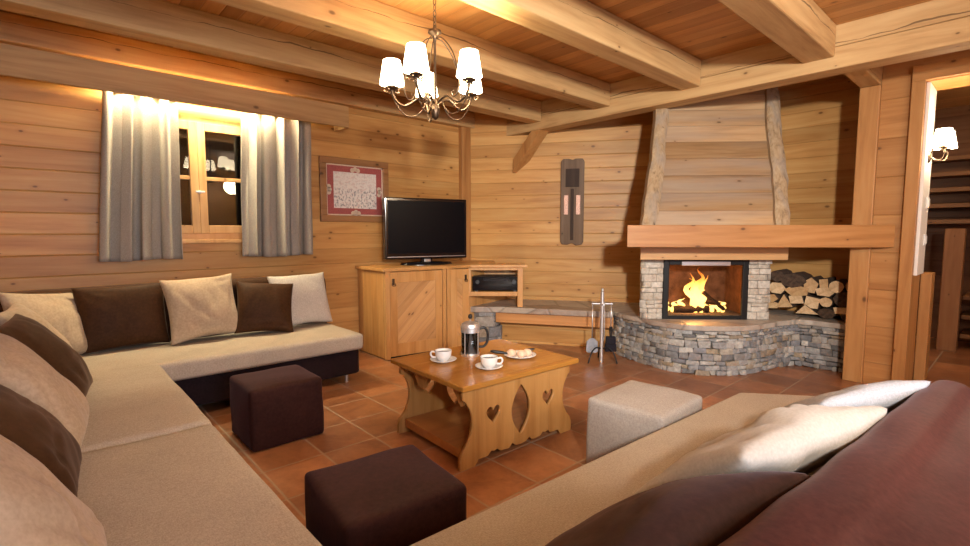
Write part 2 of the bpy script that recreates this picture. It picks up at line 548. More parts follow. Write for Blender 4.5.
def slab_mat():
    m = NT('flagstone')
    co = m.coord()
    vo = m.node('ShaderNodeTexVoronoi')
    m.put(vo.inputs['Vector'], co)
    vo.inputs['Scale'].default_value = 1.9
    n = m.noise(co, 6, 6, .65, 1.0)
    c = m.ramp(n, [(.3, (.22, .165, .13)), (.5, (.38, .32, .26)), (.7, (.54, .48, .41))])
    c = m.mix(.55, c, m.ramp(m.sep(vo.outputs['Color'])[0], [(0, (.24, .145, .105)), (.45, (.54, .50, .43)), (1, (.38, .31, .25))]))
    ve = m.node('ShaderNodeTexVoronoi', feature='DISTANCE_TO_EDGE')
    m.put(ve.inputs['Vector'], co)
    ve.inputs['Scale'].default_value = 1.9
    e = m.ramp(ve.outputs['Distance'], [(.0, (1, 1, 1)), (.03, (0, 0, 0))])
    c = m.mix(m.math('MULTIPLY', e, .5), c, (.12, .10, .08, 1))
    m.bsdf(c, .42, m.bump(m.math('SUBTRACT', n, e), .5, .01))
    return m.m
M['slab'] = slab_mat()

def tile_mat():
    m = NT('terracotta_tiles')
    co = m.coord()
    TX, TY = .315, .33
    x, y, z = m.sep(co)
    px = m.math('DIVIDE', m.math('ADD', x, 10 * TX - .765), TX)
    py = m.math('DIVIDE', m.math('ADD', y, 10 * TY - 1.515), TY)
    wn = m.node('ShaderNodeTexWhiteNoise', noise_dimensions='2D')
    m.put(wn.inputs['Vector'], m.comb(m.math('FLOOR', px), m.math('FLOOR', py), 0.0))
    rv = wn.outputs['Value']
    rc = m.sep(wn.outputs['Color'])
    fx, fy = m.math('FRACT', px), m.math('FRACT', py)
    dx = m.math('MULTIPLY', m.math('MINIMUM', fx, m.math('SUBTRACT', 1.0, fx)), TX)
    dy = m.math('MULTIPLY', m.math('MINIMUM', fy, m.math('SUBTRACT', 1.0, fy)), TY)
    d = m.math('MINIMUM', dx, dy)
    d = m.math('ADD', d, m.math('MULTIPLY', m.math('SUBTRACT', m.noise(co, 40, 3), .5), .003))
    grout = m.ramp(d, [(.0035, (1, 1, 1)), (.0055, (0, 0, 0))])
    v = m.vmath('ADD', co, wn.outputs['Color'])
    n = m.noise(v, 5.0, 6, .65, .8)
    n2 = m.noise(v, 26.0, 4, .6)
    c = m.ramp(n, [(.25, (.22, .085, .036)), (.5, (.38, .16, .066)), (.75, (.50, .245, .118))])
    c = m.mix(1.0, c, m.ramp(rv, [(0, (.62, .58, .56)), (1, (1.22, 1.18, 1.14))]), 'MULTIPLY')
    c = m.mix(.22, c, m.ramp(n2, [(.35, (.14, .05, .022)), (.65, (.42, .2, .1))]))
    c = m.mix(grout, c, (.40, .29, .20, 1))
    r = m.math('ADD', .24, m.math('ADD', m.math('MULTIPLY', n2, .2), m.math('MULTIPLY', grout, .4)))
    h = m.math('SUBTRACT', m.math('MULTIPLY', n, .4), grout)
    m.bsdf(c, r, m.bump(h, .35, .004), Specular_IOR_Level=.5)
    return m.m
M['tile'] = tile_mat()

# ------------------------------------------------------------------ frame of the room
CEIL = 2.582
YW = 4.50
W2A = R(-55)                      # direction of the diagonal wall
W2N = Vector((.819, .574))
W2O = 5.65
def w2x(x):
    return (W2O - W2N.x * x) / W2N.y
def w2y(y):
    return (W2O - W2N.y * y) / W2N.x

# ---- floor / ceiling
struct('floor', box(-.6, 8.2, -2.6, 4.7, -.06, 0), M['tile'])
struct('ceiling', box(-.6, 8.2, -2.6, 4.7, CEIL, CEIL + .06), M['ceil'])
# ---- window wall with opening
WX0, WX1, WZ0, WZ1 = .62, 1.50, 1.14, 2.12
bm = bmesh.new()
cx0, cx1 = -.55, w2y(YW) + .12
bx(bm, cx0, WX0, YW, YW + .14, 0, CEIL)
bx(bm, WX1, cx1, YW, YW + .14, 0, CEIL)
bx(bm, WX0, WX1, YW, YW + .14, 0, WZ0)
bx(bm, WX0, WX1, YW, YW + .14, WZ1, CEIL)
struct('wall_back', bm, M['wall_x'])
struct('wall_left', box(-.52, -.45, -2.5, YW, 0, CEIL), wood('pine_boards_left', PD, PM, PL, 1, (2, .145), .5, .45))
struct('wall_front', box(-.52, 8.0, -2.57, -2.5, 0, CEIL), M['wall_x'])
# ---- diagonal wall
p0 = Vector((w2y(YW), YW))
L2 = 3.25
struct('wall_diagonal', box(-.02, L2, 0, .1, 0, CEIL), M['wall_x'], (p0.x, p0.y, 0), W2A)
pe = p0 + Vector((math.cos(W2A), math.sin(W2A))) * L2
# ---- far right wall behind the fireplace
struct('wall_right', box(5.5, 5.58, .62, w2x(5.5) + .05, 0, CEIL), wood('pine_boards_y', PD, PM, PL, 1, (2, .145), .5, .45))
# ---- partition with the doorway
JY = .575
bm = bmesh.new()
bx(bm, 4.83, 5.2, .60, .832, 0, CEIL)
bx(bm, 4.95, 5.2, .832, .93, 0, CEIL)
bx(bm, 5.2, 5.5, .62, .93, 0, CEIL)
struct('wall_partition', bm, M['panel'])
bm = bmesh.new()
bx(bm, 4.83, 5.2, -.62, .60, 2.36, CEIL)
bx(bm, 4.83, 5.2, -2.5, -.62, 0, CEIL)
struct('wall_doorway', bm, M['panel'])
o = obj('timber_post', box(-.07, .08, -.065, .065, 0, 2.315, .006), M['post'])
o.location = (4.865, .898, 0)
tag(o, 'square timber post between the log niche and the doorway', 'post')
o = struct('trim_1', box(4.79, 4.83, JY, .652, 0, 2.29, .003), M['casing'])
o = struct('trim_2', box(4.79, 4.84, -.72, .652, 2.29, 2.40, .003), M['casing_y'])
o = struct('trim_3', box(4.83, 5.2, JY, .60, 0, 2.30), M['casing'])
o = struct('trim_4', box(4.83, 5.2, -.62, JY, 2.285, 2.36), M['casing_y'])
o = struct('trim_6', box(4.79, 4.83, -.72, -.62, 0, 2.29, .003), M['casing'])
o = obj('painted_board', box(4.845, 5.18, JY - .022, JY, .875, 2.284, .004), M['whiteboard'])
tag(o, 'white painted board covering the doorway jamb above the low wooden post', 'board')
o = obj('boxed_post', box(-.09, .09, -.035, .035, 0, .875, .006), M['casing'])
o.location = (5.30, JY - .037, 0)
tag(o, 'low wooden boxed post standing against the doorway jamb under the white board', 'post')
for k, (x, z, lb) in enumerate(((5.07, 1.425, 'upper white light switch on the white jamb board'), (5.06, 1.14, 'lower white light switch on the white jamb board'))):
    t = thing('light_switch', lb, 'switch', (x, JY - .022, z))
    obj('plate', box(-.04, .04, -.011, 0, -.045, .045, .004), M['switch'], t)
    obj('rocker', box(-.022, .022, -.017, -.010, -.03, .03, .002), M['switch'], t)

# hallway
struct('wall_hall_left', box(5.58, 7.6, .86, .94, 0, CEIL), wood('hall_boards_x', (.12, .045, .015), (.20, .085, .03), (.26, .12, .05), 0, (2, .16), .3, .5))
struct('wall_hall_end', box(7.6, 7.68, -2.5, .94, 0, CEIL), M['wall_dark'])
o = obj('newel_post', box(-.075, .075, -.075, .075, 0, 1.235, .008), wood('newel_wood', (.20, .075, .025), (.30, .13, .045), (.36, .17, .065), 2, None, .2, .5))
o.location = (6.83, .51, 0)
tag(o, 'square wooden newel post at the foot of the hallway stairs', 'post')
t = thing('staircase', 'dark open wooden staircase seen through the doorway', 'staircase', (7.0, .1, 0))
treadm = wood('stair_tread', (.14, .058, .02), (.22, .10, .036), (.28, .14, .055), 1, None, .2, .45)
for k in range(3):
    obj('tread', box(-.02 + .0 * k, .50, -.35, .33, .15 + .2 * k - .04, .15 + .2 * k, .005), treadm, t)
for k, z in enumerate((1.33, 1.50, 1.67, 1.84, 2.01)):
    obj('tread', box(.0 + .07 * k, .55, -.05, .74, z - .045, z, .005), treadm, t)
bm = bmesh.new()
bx(bm, .50, .54, -.35, .75, 0, 2.2)
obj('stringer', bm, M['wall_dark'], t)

# ------------------------------------------------------------------ ceiling timbers
HX = 4.03
lab = ['rough ceiling beam above the curtain pelmet, second beam from the window wall',
       'rough ceiling beam behind the chandelier, third beam from the window wall',
       'rough cracked ceiling beam in front of the chandelier chain, fourth from the window wall',
       'rough ceiling beam nearest the doorway at the upper right, with a long crack']
for k, yf in enumerate((3.564, 2.712, 1.862, .956)):
    w = .165 if k < 3 else .19
    bm = box(-2.24, 2.24, -w / 2, w / 2, -.105, .105, .01)
    o = obj('ceiling_beam', bm, M['beam'])
    o.location = (1.79, yf + w / 2, 2.372 + .105)
    tag(o, lab[k], 'beam', 'parallel ceiling beams')
o = obj('wall_plate_beam', box(-2.24, 2.24, -.05, .05, -.09, .09, .008), M['beam'])
o.location = (1.74, YW - .05, 2.49)
tag(o, 'timber running along the top of the window wall behind the pelmet', 'beam')
bm = bmesh.new()
bx(bm, -.09, .09, -3.35, 3.35, -.144, .0, .008)
bx(bm, -.085, .085, -3.35, 3.35, .003, .144, .006)
o = obj('header_beam', bm, M['beam_y'])
o.location = (HX + .09, .87, 2.294 + .144)
tag(o, 'heavy double header beam carrying the ceiling beams across the room', 'beam')
o = obj('tie_beam', box(0, .75, -.065, .065, 0, .16, .008), M['beam'])
o.location = (HX + .18, .90, 2.318)
tag(o, 'short tie beam from the header to the top of the square timber post', 'beam')
# knee brace at the diagonal wall
bm = bmesh.new()
prism(bm, [(3.95, 1.87), (3.95, 2.02), (3.66, 2.31), (3.52, 2.31)], -.07, .07, .004,
      Matrix(((0, 0, 1, 0), (1, 0, 0, 0), (0, 1, 0, 0), (0, 0, 0, 1))))
o = obj('knee_brace', bm, M['post'])
o.location = (HX + .085, .055, 0)
tag(o, 'short diagonal knee brace under the left end of the header beam', 'brace')
# corner post between the two walls
o = obj('corner_post', box(-.10, .045, -.03, .05, 0, CEIL, .006), M['post'])
o.location = (w2y(YW) + .01, YW - .03, 0)
tag(o, 'flat corner post behind the television where the two walls meet', 'post')

# ------------------------------------------------------------------ window
fr = box(WX0, WX1, YW + .0, YW + .10, WZ0, WZ0 + .05)
for a in ((WX0, WX0 + .05, WZ0, WZ1), (WX1 - .05, WX1, WZ0, WZ1), (WX0, WX1, WZ1 - .05, WZ1)):
    bx(fr, a[0], a[1], YW, YW + .10, a[2], a[3])
w = struct('window_1', fr, M['window'], label='pine casement window with two sashes between the curtains', cat='window')
mid = (WX0 + WX1) / 2 - .09
for s, (a, b) in enumerate(((WX0 + .05, mid), (mid, WX1 - .05))):
    bm = bmesh.new()
    fw = .058
    bx(bm, a, a + fw, YW - .015, YW + .03, WZ0 + .05, WZ1 - .05, .004)
    bx(bm, b - fw, b, YW - .015, YW + .03, WZ0 + .05, WZ1 - .05, .004)
    bx(bm, a + fw, b - fw, YW - .014, YW + .03, WZ0 + .05, WZ0 + .115, .004)
    bx(bm, a + fw, b - fw, YW - .014, YW + .03, WZ1 - .115, WZ1 - .05, .004)
    bx(bm, a + fw, b - fw, YW - .008, YW + .022, 1.615, 1.645, .003)
    sash = obj('sash', bm, M['window'], w)
    obj('pane', box(a + fw - .005, b - fw + .005, YW + .005, YW + .010, WZ0 + .1, WZ1 - .1), M['glass'], sash)
    if s == 1:
        bm = bmesh.new()
        lathe(bm, [(0, 0), (.014, 0), (.014, .012), (.007, .014), (.007, .03), (0, .03)], 14, M=Matrix.Translation((mid + .002, YW - .015, 1.52)) @ Matrix.Rotation(R(90), 4, 'X'))
        bx(bm, mid - .03, mid + .035, YW - .05, YW - .038, 1.512, 1.528, .004)
        obj('latch', bm, M['steel'], sash)
struct('window_sill_board', box(WX0 - .04, WX1 + .04, YW - .035, YW + .02, WZ0 - .03, WZ0, .004), M['window']).name = 'trim_5'
# dark board standing in for the night behind the glass
o = struct('night_backdrop', box(WX0 - .1, WX1 + .1, YW + .45, YW + .5, .9, 2.4), M['dark_outside'])

# pelmet
t = thing('curtain_pelmet', 'long plain wooden pelmet board hiding the curtain rail', 'pelmet', (0, 0, 0))
obj('front_board', box(-.44, 2.155, 4.235, 4.262, 2.150, 2.338, .004), M['beam'], t)
obj('end_board', box(2.13, 2.155, 4.262, YW, 2.150, 2.338, .004), M['beam'], t)
bm = tube(bmesh.new(), [(.2, 4.415, 2.205), (2.1, 4.415, 2.205)], .011, 10)
obj('rail', bm, M['steel'], t)

def curtain(x0t, x1t, x0b, x1b, seed, z0, z1, folds):
    b = bmesh.new()
    nx, nz = 120, 40
    rng = random.Random(seed)
    ph = [rng.uniform(0, 6.28) for _ in range(4)]
    g = []
    for i in range(nx + 1):
        u = i / nx
        row = []
        for j in range(nz + 1):
            v = j / nz
            x = (x0t + (x1t - x0t) * u) * v + (x0b + (x1b - x0b) * u) * (1 - v)
            uu = u + .02 * math.sin(3 * v + ph[0])
            d = .028 * math.sin(folds * 2 * PI * uu + ph[1]) + .014 * math.sin(folds * 3.3 * PI * uu + ph[2] + v) + .01 * noise.noise(Vector((u * 9, v * 2.5, seed)))
            d *= .75 + .35 * (1 - v)
            x += .012 * math.sin(folds * 4 * PI * uu + ph[3]) * (.5 + .5 * (1 - v))
            z = z0 + (z1 - z0) * v + (.006 * math.sin(7 * u + seed) if j == 0 else 0)
            row.append(b.verts.new((x, 4.415 + d, z)))
        g.append(row)
    for i in range(nx):
        for j in range(nz):
            b.faces.new((g[i][j], g[i + 1][j], g[i + 1][j + 1], g[i][j + 1]))
    return b
for i, a in enumerate(((.385, .835, .315, .832, 3, .992, 2.215, 4), (1.285, 1.87, 1.268, 1.868, 8, .992, 2.215, 5))):
    o = obj('curtain', curtain(*a), M['curtain'], None, True)
    sm = o.modifiers.new('th', 'SOLIDIFY')
    sm.thickness = .004
    sm.offset = 0
    tag(o, ('grey beige linen curtain hanging left of the window', 'grey beige linen curtain hanging between the window and the framed picture')[i], 'curtain', 'linen window curtains')

# ------------------------------------------------------------------ framed picture
t = thing('framed_picture', 'wood framed red and white folk print on the wall beside the right curtain', 'picture', (2.335, YW, 1.605))
W_, H_ = .365, .305
bm = bmesh.new()
fw = .062
for a in ((-W_, W_, H_ - fw, H_), (-W_, W_, -H_, -H_ + fw), (-W_, -W_ + fw, -H_ + fw, H_ - fw), (W_ - fw, W_, -H_ + fw, H_ - fw)):
    bx(bm, a[0], a[1], -.035, 0, a[2], a[3], .006)
obj('frame', bm, M['pic_frame'], t)
pr_ = obj('print', box(-W_ + fw, W_ - fw, -.014, -.004, -H_ + fw, H_ - fw), M['red_print'], t)
bm = bmesh.new()
a_, b_ = W_ - fw, H_ - fw
for q in ((-a_, a_, b_ - .012, b_), (-a_, a_, -b_, -b_ + .012), (-a_, -a_ + .012, -b_, b_), (a_ - .012, a_, -b_, b_)):
    bx(bm, q[0], q[1], -.0155, -.013, q[2], q[3])
for q in ((0, b_ - .035), (0, -b_ + .035), (-a_ + .035, 0), (a_ - .035, 0)):
    for s in (-1, 0, 1):
        dx, dz = (s * .03, -.012 * abs(s)) if q[0] == 0 else (-.008 * abs(s), s * .028)
        lathe(bm, [(0, 0), (.022, 0), (.022, .003), (0, .003)], 16, M=Matrix.Translation((q[0] + dx, -.0125, q[1] + dz)) @ Matrix.Rotation(R(90), 4, 'X'))
obj('ornament', bm, M['cream_print'], pr_)
obj('centre_panel', box(-a_ + .075, a_ - .075, -.0165, -.013, -b_ + .07, b_ - .07), M['white_print'], pr_)
# ------------------------------------------------------------------ TV cabinet
CT = .868
CA = R(-7.6)
t = thing('tv_cabinet', 'pine corner cabinet with diagonal boarded doors under the television', 'cabinet', (0, 0, 0))
A = Vector((2.345, 3.985))
Bq = A + Vector((math.cos(CA), math.sin(CA))) * .92
NA = R(-42)
ND = Vector((math.cos(NA), math.sin(NA)))
NL = .565
Cq = Bq + ND * NL
nb = Vector((-ND.y, ND.x))          # into the wall
bm = bmesh.new()
bodypts = [(A.x + .012, A.y + .02), (Bq.x, Bq.y + .02), (w2y(4.08), 4.08), (w2y(YW - .03) - .03, YW - .015), (A.x + .012, YW - .005)]
prism(bm, bodypts, .055, CT - .032)
obj('body', bm, M['cab'], t)
bm = bmesh.new()
prism(bm, [(A.x + .02, A.y + .03), (Bq.x - .02, Bq.y + .03), (Bq.x - .05, Bq.y + .2), (A.x + .02, YW - .05)], 0.0, .056)
obj('plinth', bm, M['blacksteel'], t)
obj('side_panel', box(A.x - .002, A.x + .014, A.y + .012, YW - .004, .012, CT - .032, .003), M['cab_side'], t)
# top follows both faces
tp = [(A.x - .03, A.y - .035), (Bq.x + .0, Bq.y - .04), (Cq.x + .02, Cq.y - .045), (Cq.x + .05, Cq.y - .01)]
cb = Vector((Cq.x + .02, Cq.y - .02)) + nb * .16
cc = Bq + ND * .12 + nb * .34
tp += [(cb.x, cb.y), (cc.x, cc.y), (w2y(cc.y + .16) - .01, cc.y + .16), (w2y(YW - .004) - .008, YW - .004), (A.x - .03, YW - .004)]
obj('top', prism(bmesh.new(), tp, CT - .032, CT, .006), M['cab_x'], t)
MA = Matrix.Translation((A.x, A.y, 0)) @ Matrix.Rotation(CA, 4, 'Z')
def chevron_panel(x0, x1, z0, z1, d, parent, sign=1):
    # diagonal boards clipped to a rectangle: rotated mesh object so that its boards run on the slant
    cxm, czm = (x0 + x1) / 2, (z0 + z1) / 2
    ang = R(45) * sign
    b = bmesh.new()
    ca, sa = math.cos(-ang), math.sin(-ang)
    pts = [((x - cxm) * ca - (z - czm) * sa, (x - cxm) * sa + (z - czm) * ca) for x, z in ((x0, z0), (x1, z0), (x1, z1), (x0, z1))]
    prism(b, pts, 0, .012)
    o = obj('panel', b, M['chev'], parent)
    loc = MA @ Matrix.Translation((cxm, d, czm)) @ Matrix.Rotation(R(90), 4, 'X') @ Matrix.Rotation(ang, 4, 'Z')
    o.matrix_local = loc
    return o
def framed_door(x0, x1, hand, sgn):
    b = bmesh.new()
    z0, z1 = .03, CT - .04
    s = .075
    bx(b, x0, x0 + s, -.022, .0, z0, z1, .003, M=MA)
    bx(b, x1 - s, x1, -.022, .0, z0, z1, .003, M=MA)
    bx(b, x0 + s, x1 - s, -.022, .0, z0, z0 + .12, .003, M=MA)
    bx(b, x0 + s, x1 - s, -.022, .0, z1 - .10, z1, .003, M=MA)
    d = obj('door', b, M['cab'], t)
    chevron_panel(x0 + s, x1 - s, z0 + .12, z1 - .10, -.004, d, sgn)
    b = bmesh.new()
    bx(b, hand - .012, hand + .012, -.028, -.021, z1 - .12, z1 - .06, .002, M=MA)
    tube(b, [MA @ Vector(p) for p in smoothpts([(hand - .016, -.03, z1 - .105), (hand - .016, -.04, z1 - .125), (hand + .016, -.04, z1 - .125), (hand + .016, -.03, z1 - .105)], 4)], .0035, 6)
    obj('handle', b, M['bronze'], d)
    return d
framed_door(.045, .60, .08, 1)
framed_door(.70, .915, .875, -1)
bm = bmesh.new()
obj('pilaster', bx(bm, .0, .043, -.026, .02, .006, CT - .032, .004, M=MA), M['cab'], t)
for q0, q1, q2 in ((.605, .645, -.026), (.652, .695, -.032)):
    obj('pilaster', box(q0, q1, q2, .02, .006, CT - .032, .003, M=MA), M['cab'], t)
# niche wing standing on the stone bench
MB = Matrix.Translation((Bq.x, Bq.y, 0)) @ Matrix.Rotation(NA, 4, 'Z')
bm = bmesh.new()
NZ0 = .425
bx(bm, .0, .03, .0, .30, NZ0 + .13, CT - .032, .003, M=MB)
bx(bm, NL - .055, NL - .0, .0, .23, NZ0, CT - .032, .003, M=MB)
bx(bm, .03, NL - .055, .0, .30, CT - .06, CT - .032, .002, M=MB)
bx(bm, .0, NL - .055, .0, .30, NZ0 + .115, NZ0 + .16, .003, M=MB)
bx(bm, .03, NL - .055, .285, .30, NZ0 + .16, CT - .06, M=MB)
obj('niche_shelf', bm, M['cab'], t)

# receiver in the niche
o = thing('stereo_receiver', 'black stereo receiver in the open niche beside the cabinet', 'stereo', MB @ Vector((.285, .15, NZ0 + .16)), NA)
obj('case', box(-.24, .24, -.12, .12, .012, .16, .004), M['plastic'], o)
obj('front_panel', box(-.24, .24, -.128, -.12, .014, .158, .002), M['blackgloss'], o)
for x in (-.19, .19):
    bm = lathe(bmesh.new(), [(0, 0), (.022, 0), (.02, .018), (0, .018)], 20, M=Matrix.Translation((x, -.127, .10)) @ Matrix.Rotation(R(90), 4, 'X'))
    obj('knob', bm, M['plastic'], o, True, 40)
for x in (-.2, .2):
    for y in (-.09, .09):
        obj('foot', box(x - .015, x + .015, y - .015, y + .015, 0, .013), M['plastic'], o)
obj('display', box(-.13, .13, -.1295, -.127, .11, .135), plain('display_glass', (.02, .02, .025), .1), o)

# ------------------------------------------------------------------ television
t = thing('television', 'black flat screen television on the pine cabinet', 'television', (2.955, 4.17, CT), R(-14))
TWd, THt = .445, .60
MT = None
obj('housing', box(-TWd, TWd, -.035, .05, .058, .075 + THt, .012, 3), M['blackgloss'], t)
obj('screen', box(-TWd + .03, TWd - .03, -.038, -.033, .118, .075 + THt - .03), M['screen'], t)
obj('trim_strip', box(-TWd + .02, TWd - .02, -.0385, -.034, .080, .088), M['silver'], t)
bm = lathe(bmesh.new(), [(0, 0), (.28, 0), (.28, .010), (.265, .022), (.08, .034), (0, .034)], 48)
for v in bm.verts:
    v.co.y *= .55
obj('stand_base', bm, M['blackgloss'], t, True, 50)
bm = bmesh.new()
bx(bm, -.06, .06, -.02, .03, .02, .09, .008)
obj('stand_neck', bm, M['blackgloss'], t)
obj('stand_badge', box(-.035, .035, -.032, -.018, .028, .060, .006), M['silver'], t)

# ------------------------------------------------------------------ relic board on the diagonal wall
cpt = Vector((w2y(3.345), 3.345))
t = thing('wooden_board', 'old dark narrow wooden board with two copper strips hung on the diagonal wall', 'wall decoration', (4.31 - .0, 0, 0), W2A)
tc = p0 + Vector((math.cos(W2A), math.sin(W2A))) * 1.25
t.location = (tc.x, tc.y, 1.06)
hw, hh = .128, .95
out = [(-hw, .03), (-hw + .02, .005), (-.05, .0), (0, .018), (.05, -.008), (hw - .02, 0), (hw, .03), (hw, hh - .03), (hw - .02, hh), (.03, hh), (0, hh - .012), (-.04, hh), (-hw + .02, hh), (-hw, hh - .03)]
bm = bmesh.new()
prism(bm, out, 0, .045, .006, Matrix.Rotation(R(90), 4, 'X'))
obj('board', bm, M['relic'], t)
bm = bmesh.new()
bx(bm, -.075, .075, -.052, -.04, hh - .31, hh - .11, .004)
bx(bm, -.018, .018, -.05, -.04, .05, hh - .33, .004)
obj('dark_inlay', bm, M['relic_dark'], t)
for s in (-1, 1):
    obj('copper_strip', box(s * .066 - .024, s * .066 + .024, -.056, -.044, .335, .55, .003), M['copper'], t)

# ------------------------------------------------------------------ fireplace (45 degree corner)
FA = R(-45)
# local frame: origin at facade middle on the floor, local +x to the right, local -y toward the room
def n45(n, s):                     # world point from distance along the normal and position along the face
    d = Vector((math.cos(FA), math.sin(FA)))
    return Vector((n * .7071, n * .7071)) + d * s
def s_of(x, y):
    return (x - y) * .7071
ft = thing('fireplace', 'corner fireplace with curved stone hearth, larch mantel and boarded hood', 'fireplace', (0, 0, 0))
HZ = .425

def stone_face(path, z0, z1, rng, rows=(.026, .064), lens=(.04, .125), depth=.06, gap=.003, jit=.014, pro=.020, bev=.006):
    b = bmesh.new()
    P = [Vector(p) for p in path]
    seg = [(P[i + 1] - P[i]).length for i in range(len(P) - 1)]
    tot = sum(seg)
    def at(s):
        for i, l in enumerate(seg):
            if s <= l or i == len(seg) - 1:
                return P[i] + (P[i + 1] - P[i]) * min(1.0, max(0, s / l))
            s -= l
    z = z0
    while z < z1 - .01:
        h = min(rng.uniform(*rows), z1 - z)
        if z1 - z - h < .03:
            h = z1 - z
        s = -rng.uniform(0, .05)
        while s < tot:
            l = rng.uniform(*lens)
            e = min(s + l, tot)
            if tot - e < .03:
                e = tot
            a = max(s, 0)
            if e - a > .012:
                pa, pb = at(a), at(e)
                d = (pb - pa)
                L = d.length
                d.normalize()
                ang = math.atan2(d.y, d.x)
                m = Matrix.Translation((pa.x, pa.y, 0)) @ Matrix.Rotation(ang, 4, 'Z')
                pr0 = rng.uniform(0, pro)
                hs = [(z, z + h)]
                if h > .07 and rng.random() < .45:
                    q = z + h * rng.uniform(.35, .65)
                    hs = [(z, q), (q, z + h)]
                for (q0, q1) in hs:
                    random.seed(rng.random())
                    bx(b, gap / 2, L - gap / 2, -pr0 - rng.uniform(0, .004), depth, q0 + gap / 2, q1 - gap / 2, bev * .8, 2, M=m, jit=jit * .6 if pro > .01 else .002)
            s = e
        z += h
    return b

rng = random.Random(11)
base_path = [(4.42, 2.93), (4.16, 2.66), (4.05, 2.34), (3.985, 2.06), (4.045, 1.84), (4.18, 1.675), (4.38, 1.545), (4.62, 1.485), (4.84, 1.435), (4.985, 1.375), (5.03, 1.30), (5.03, .975)]
base_path = [tuple(p) for p in smoothpts([(x, y, 0) for x, y in base_path], 4)]
base_path = [(p[0], p[1]) for p in base_path]
obj('hearth_stones', stone_face(base_path, 0.0, HZ - .045, rng), M['stone'], ft, True, 45)
def inset(path, d):
    out = []
    for i, p in enumerate(path):
        a = Vector(path[max(i - 1, 0)]); b = Vector(path[min(i + 1, len(path) - 1)])
        t_ = (b - a).normalized()
        out.append((p[0] - t_.y * d, p[1] + t_.x * d))
    return out
core = inset(base_path, .03)
back = [(5.49, .96), (5.49, 2.05), (4.95, 2.82)]
obj('hearth_core', prism(bmesh.new(), core + back, 0, HZ - .045), M['mortar'], ft)
lip = inset(base_path, -.035)
rr = random.Random(4)
lip = [(x + rr.uniform(-.008, .008), y + rr.uniform(-.008, .008)) for x, y in lip]
lip[-1] = (lip[-1][0], .975)
obj('hearth_slab', prism(bmesh.new(), lip + [(5.49, .975), (5.49, 2.05), (4.95, 2.82)], HZ - .045, HZ, .006), M['slab'], ft)

# facade: two stone piers, fire opening, firebox
FN = 4.43
def fpt(n, px_s):
    return n45(n, px_s)
sL0, sL1, sR0, sR1 = 1.165, 1.365, 2.105, 2.30
MF = Matrix(((math.cos(FA), -math.sin(FA), 0, 0), (math.sin(FA), math.cos(FA), 0, 0), (0, 0, 1, 0), (0, 0, 0, 1)))  # local x along the face, local y = n
def fbx(bm, s0, s1, n0, n1, z0, z1, bev=0.0):
    return bx(bm, s0, s1, n0, n1, z0, z1, bev, M=MF)
LZ = .965
for nm, (s0, s1, side) in (('left_pier', (sL0, sL1, 0)), ('right_pier', (sR0, sR1, 1))):
    q = [n45(FN + .28, s0 + .085), n45(FN, s0), n45(FN, s1), n45(FN + .013, s1)] if not side else [n45(FN + .013, s0), n45(FN, s0), n45(FN, s1), n45(FN + .28, s1 + .05)]
    o = obj('stone_pier', stone_face([tuple(v) for v in q], HZ, LZ, rng, rows=(.035, .085), lens=(.05, .14), depth=.05, pro=.009), M['stone_pale'], ft, True, 45)
    b = bmesh.new()
    prism(b, [(s0 + .025, FN + .02), (s1 - .02, FN + .02), (s1 - .02, FN + .3), (s0 + .11, FN + .3)], HZ, LZ, 0, MF)
    obj('pier_core', b, M['mortar'], o)
b = bmesh.new()
prism(b, [(1.115, FN - .16), (2.345, FN - .16), (2.40, FN + .3), (1.26, FN + .3)], LZ, 1.085, .004)
o = obj('lintel', b, M['lintel'], ft)
o.rotation_euler = (0, 0, FA)
# firebox
b = bmesh.new()
f0, f1 = FN + .02, FN + .45
fbx(b, sL1, sR0, f1, f1 + .03, HZ, LZ)
fbx(b, sL1 - .02, sL1 + .01, f0, f1, HZ, LZ)
fbx(b, sR0 - .01, sR0 + .02, f0, f1, HZ, LZ)
fbx(b, sL1, sR0, f0, f1, LZ - .02, LZ)
obj('firebox', b, M['soot'], ft)
b = bmesh.new()
fbx(b, sL1 + .012, sR0 - .012, f0 + .03, f1, HZ + .001, HZ + .034)
obj('ash_bed', b, M['ash'], ft)
b = bmesh.new()
g0, g1 = sL1 + .0, sR0 - .0
fbx(b, g0, g0 + .05, FN - .0, FN + .03, HZ, LZ, .004)
fbx(b, g1 - .05, g1, FN - .0, FN + .03, HZ, LZ, .004)
fbx(b, g0 + .05, g1 - .05, FN, FN + .03, LZ - .055, LZ, .004)
fbx(b, g0 + .05, g1 - .05, FN, FN + .03, HZ, HZ + .032, .004)
dr = obj('fire_door', b, M['blacksteel'], ft)
b = bmesh.new()
fbx(b, g0 + .045, g1 - .045, FN + .014, FN + .018, HZ + .028, LZ - .05)
obj('glass_pane', b, M['fireglass'], dr)
b = bmesh.new()
fbx(b, g0 + .15, g1 - .17, FN - .022, FN - .008, LZ - .06, LZ - .022, .004)
fbx(b, g0 + .2, g0 + .22, FN - .01, FN + .01, LZ - .05, LZ - .03)
fbx(b, g1 - .24, g1 - .22, FN - .01, FN + .01, LZ - .05, LZ - .03)
obj('door_handle', b, M['silver'], dr)
# mantel
b = bmesh.new()
def mantel_pt(s, y, z):
    return MF @ Vector((s, y, z))
ms0, ms1 = s_of(3.388, 2.113), s_of(4.80, .685)
prism(b, [(ms0 + .008, 3.885), (6.795 - 3.885, 3.885), (6.782 - 4.08, 4.08), (ms0 + .075, 4.08)], 1.083, 1.255, .004)
prism(b, [(ms0 + .10, 4.08), (2.55, 4.08), (2.6, 4.42), (ms0 + .22, 4.42)], 1.083, 1.25, .004)
mant = obj('mantel', b, M['mantel'], ft)
mant.rotation_euler = (0, 0, FA)
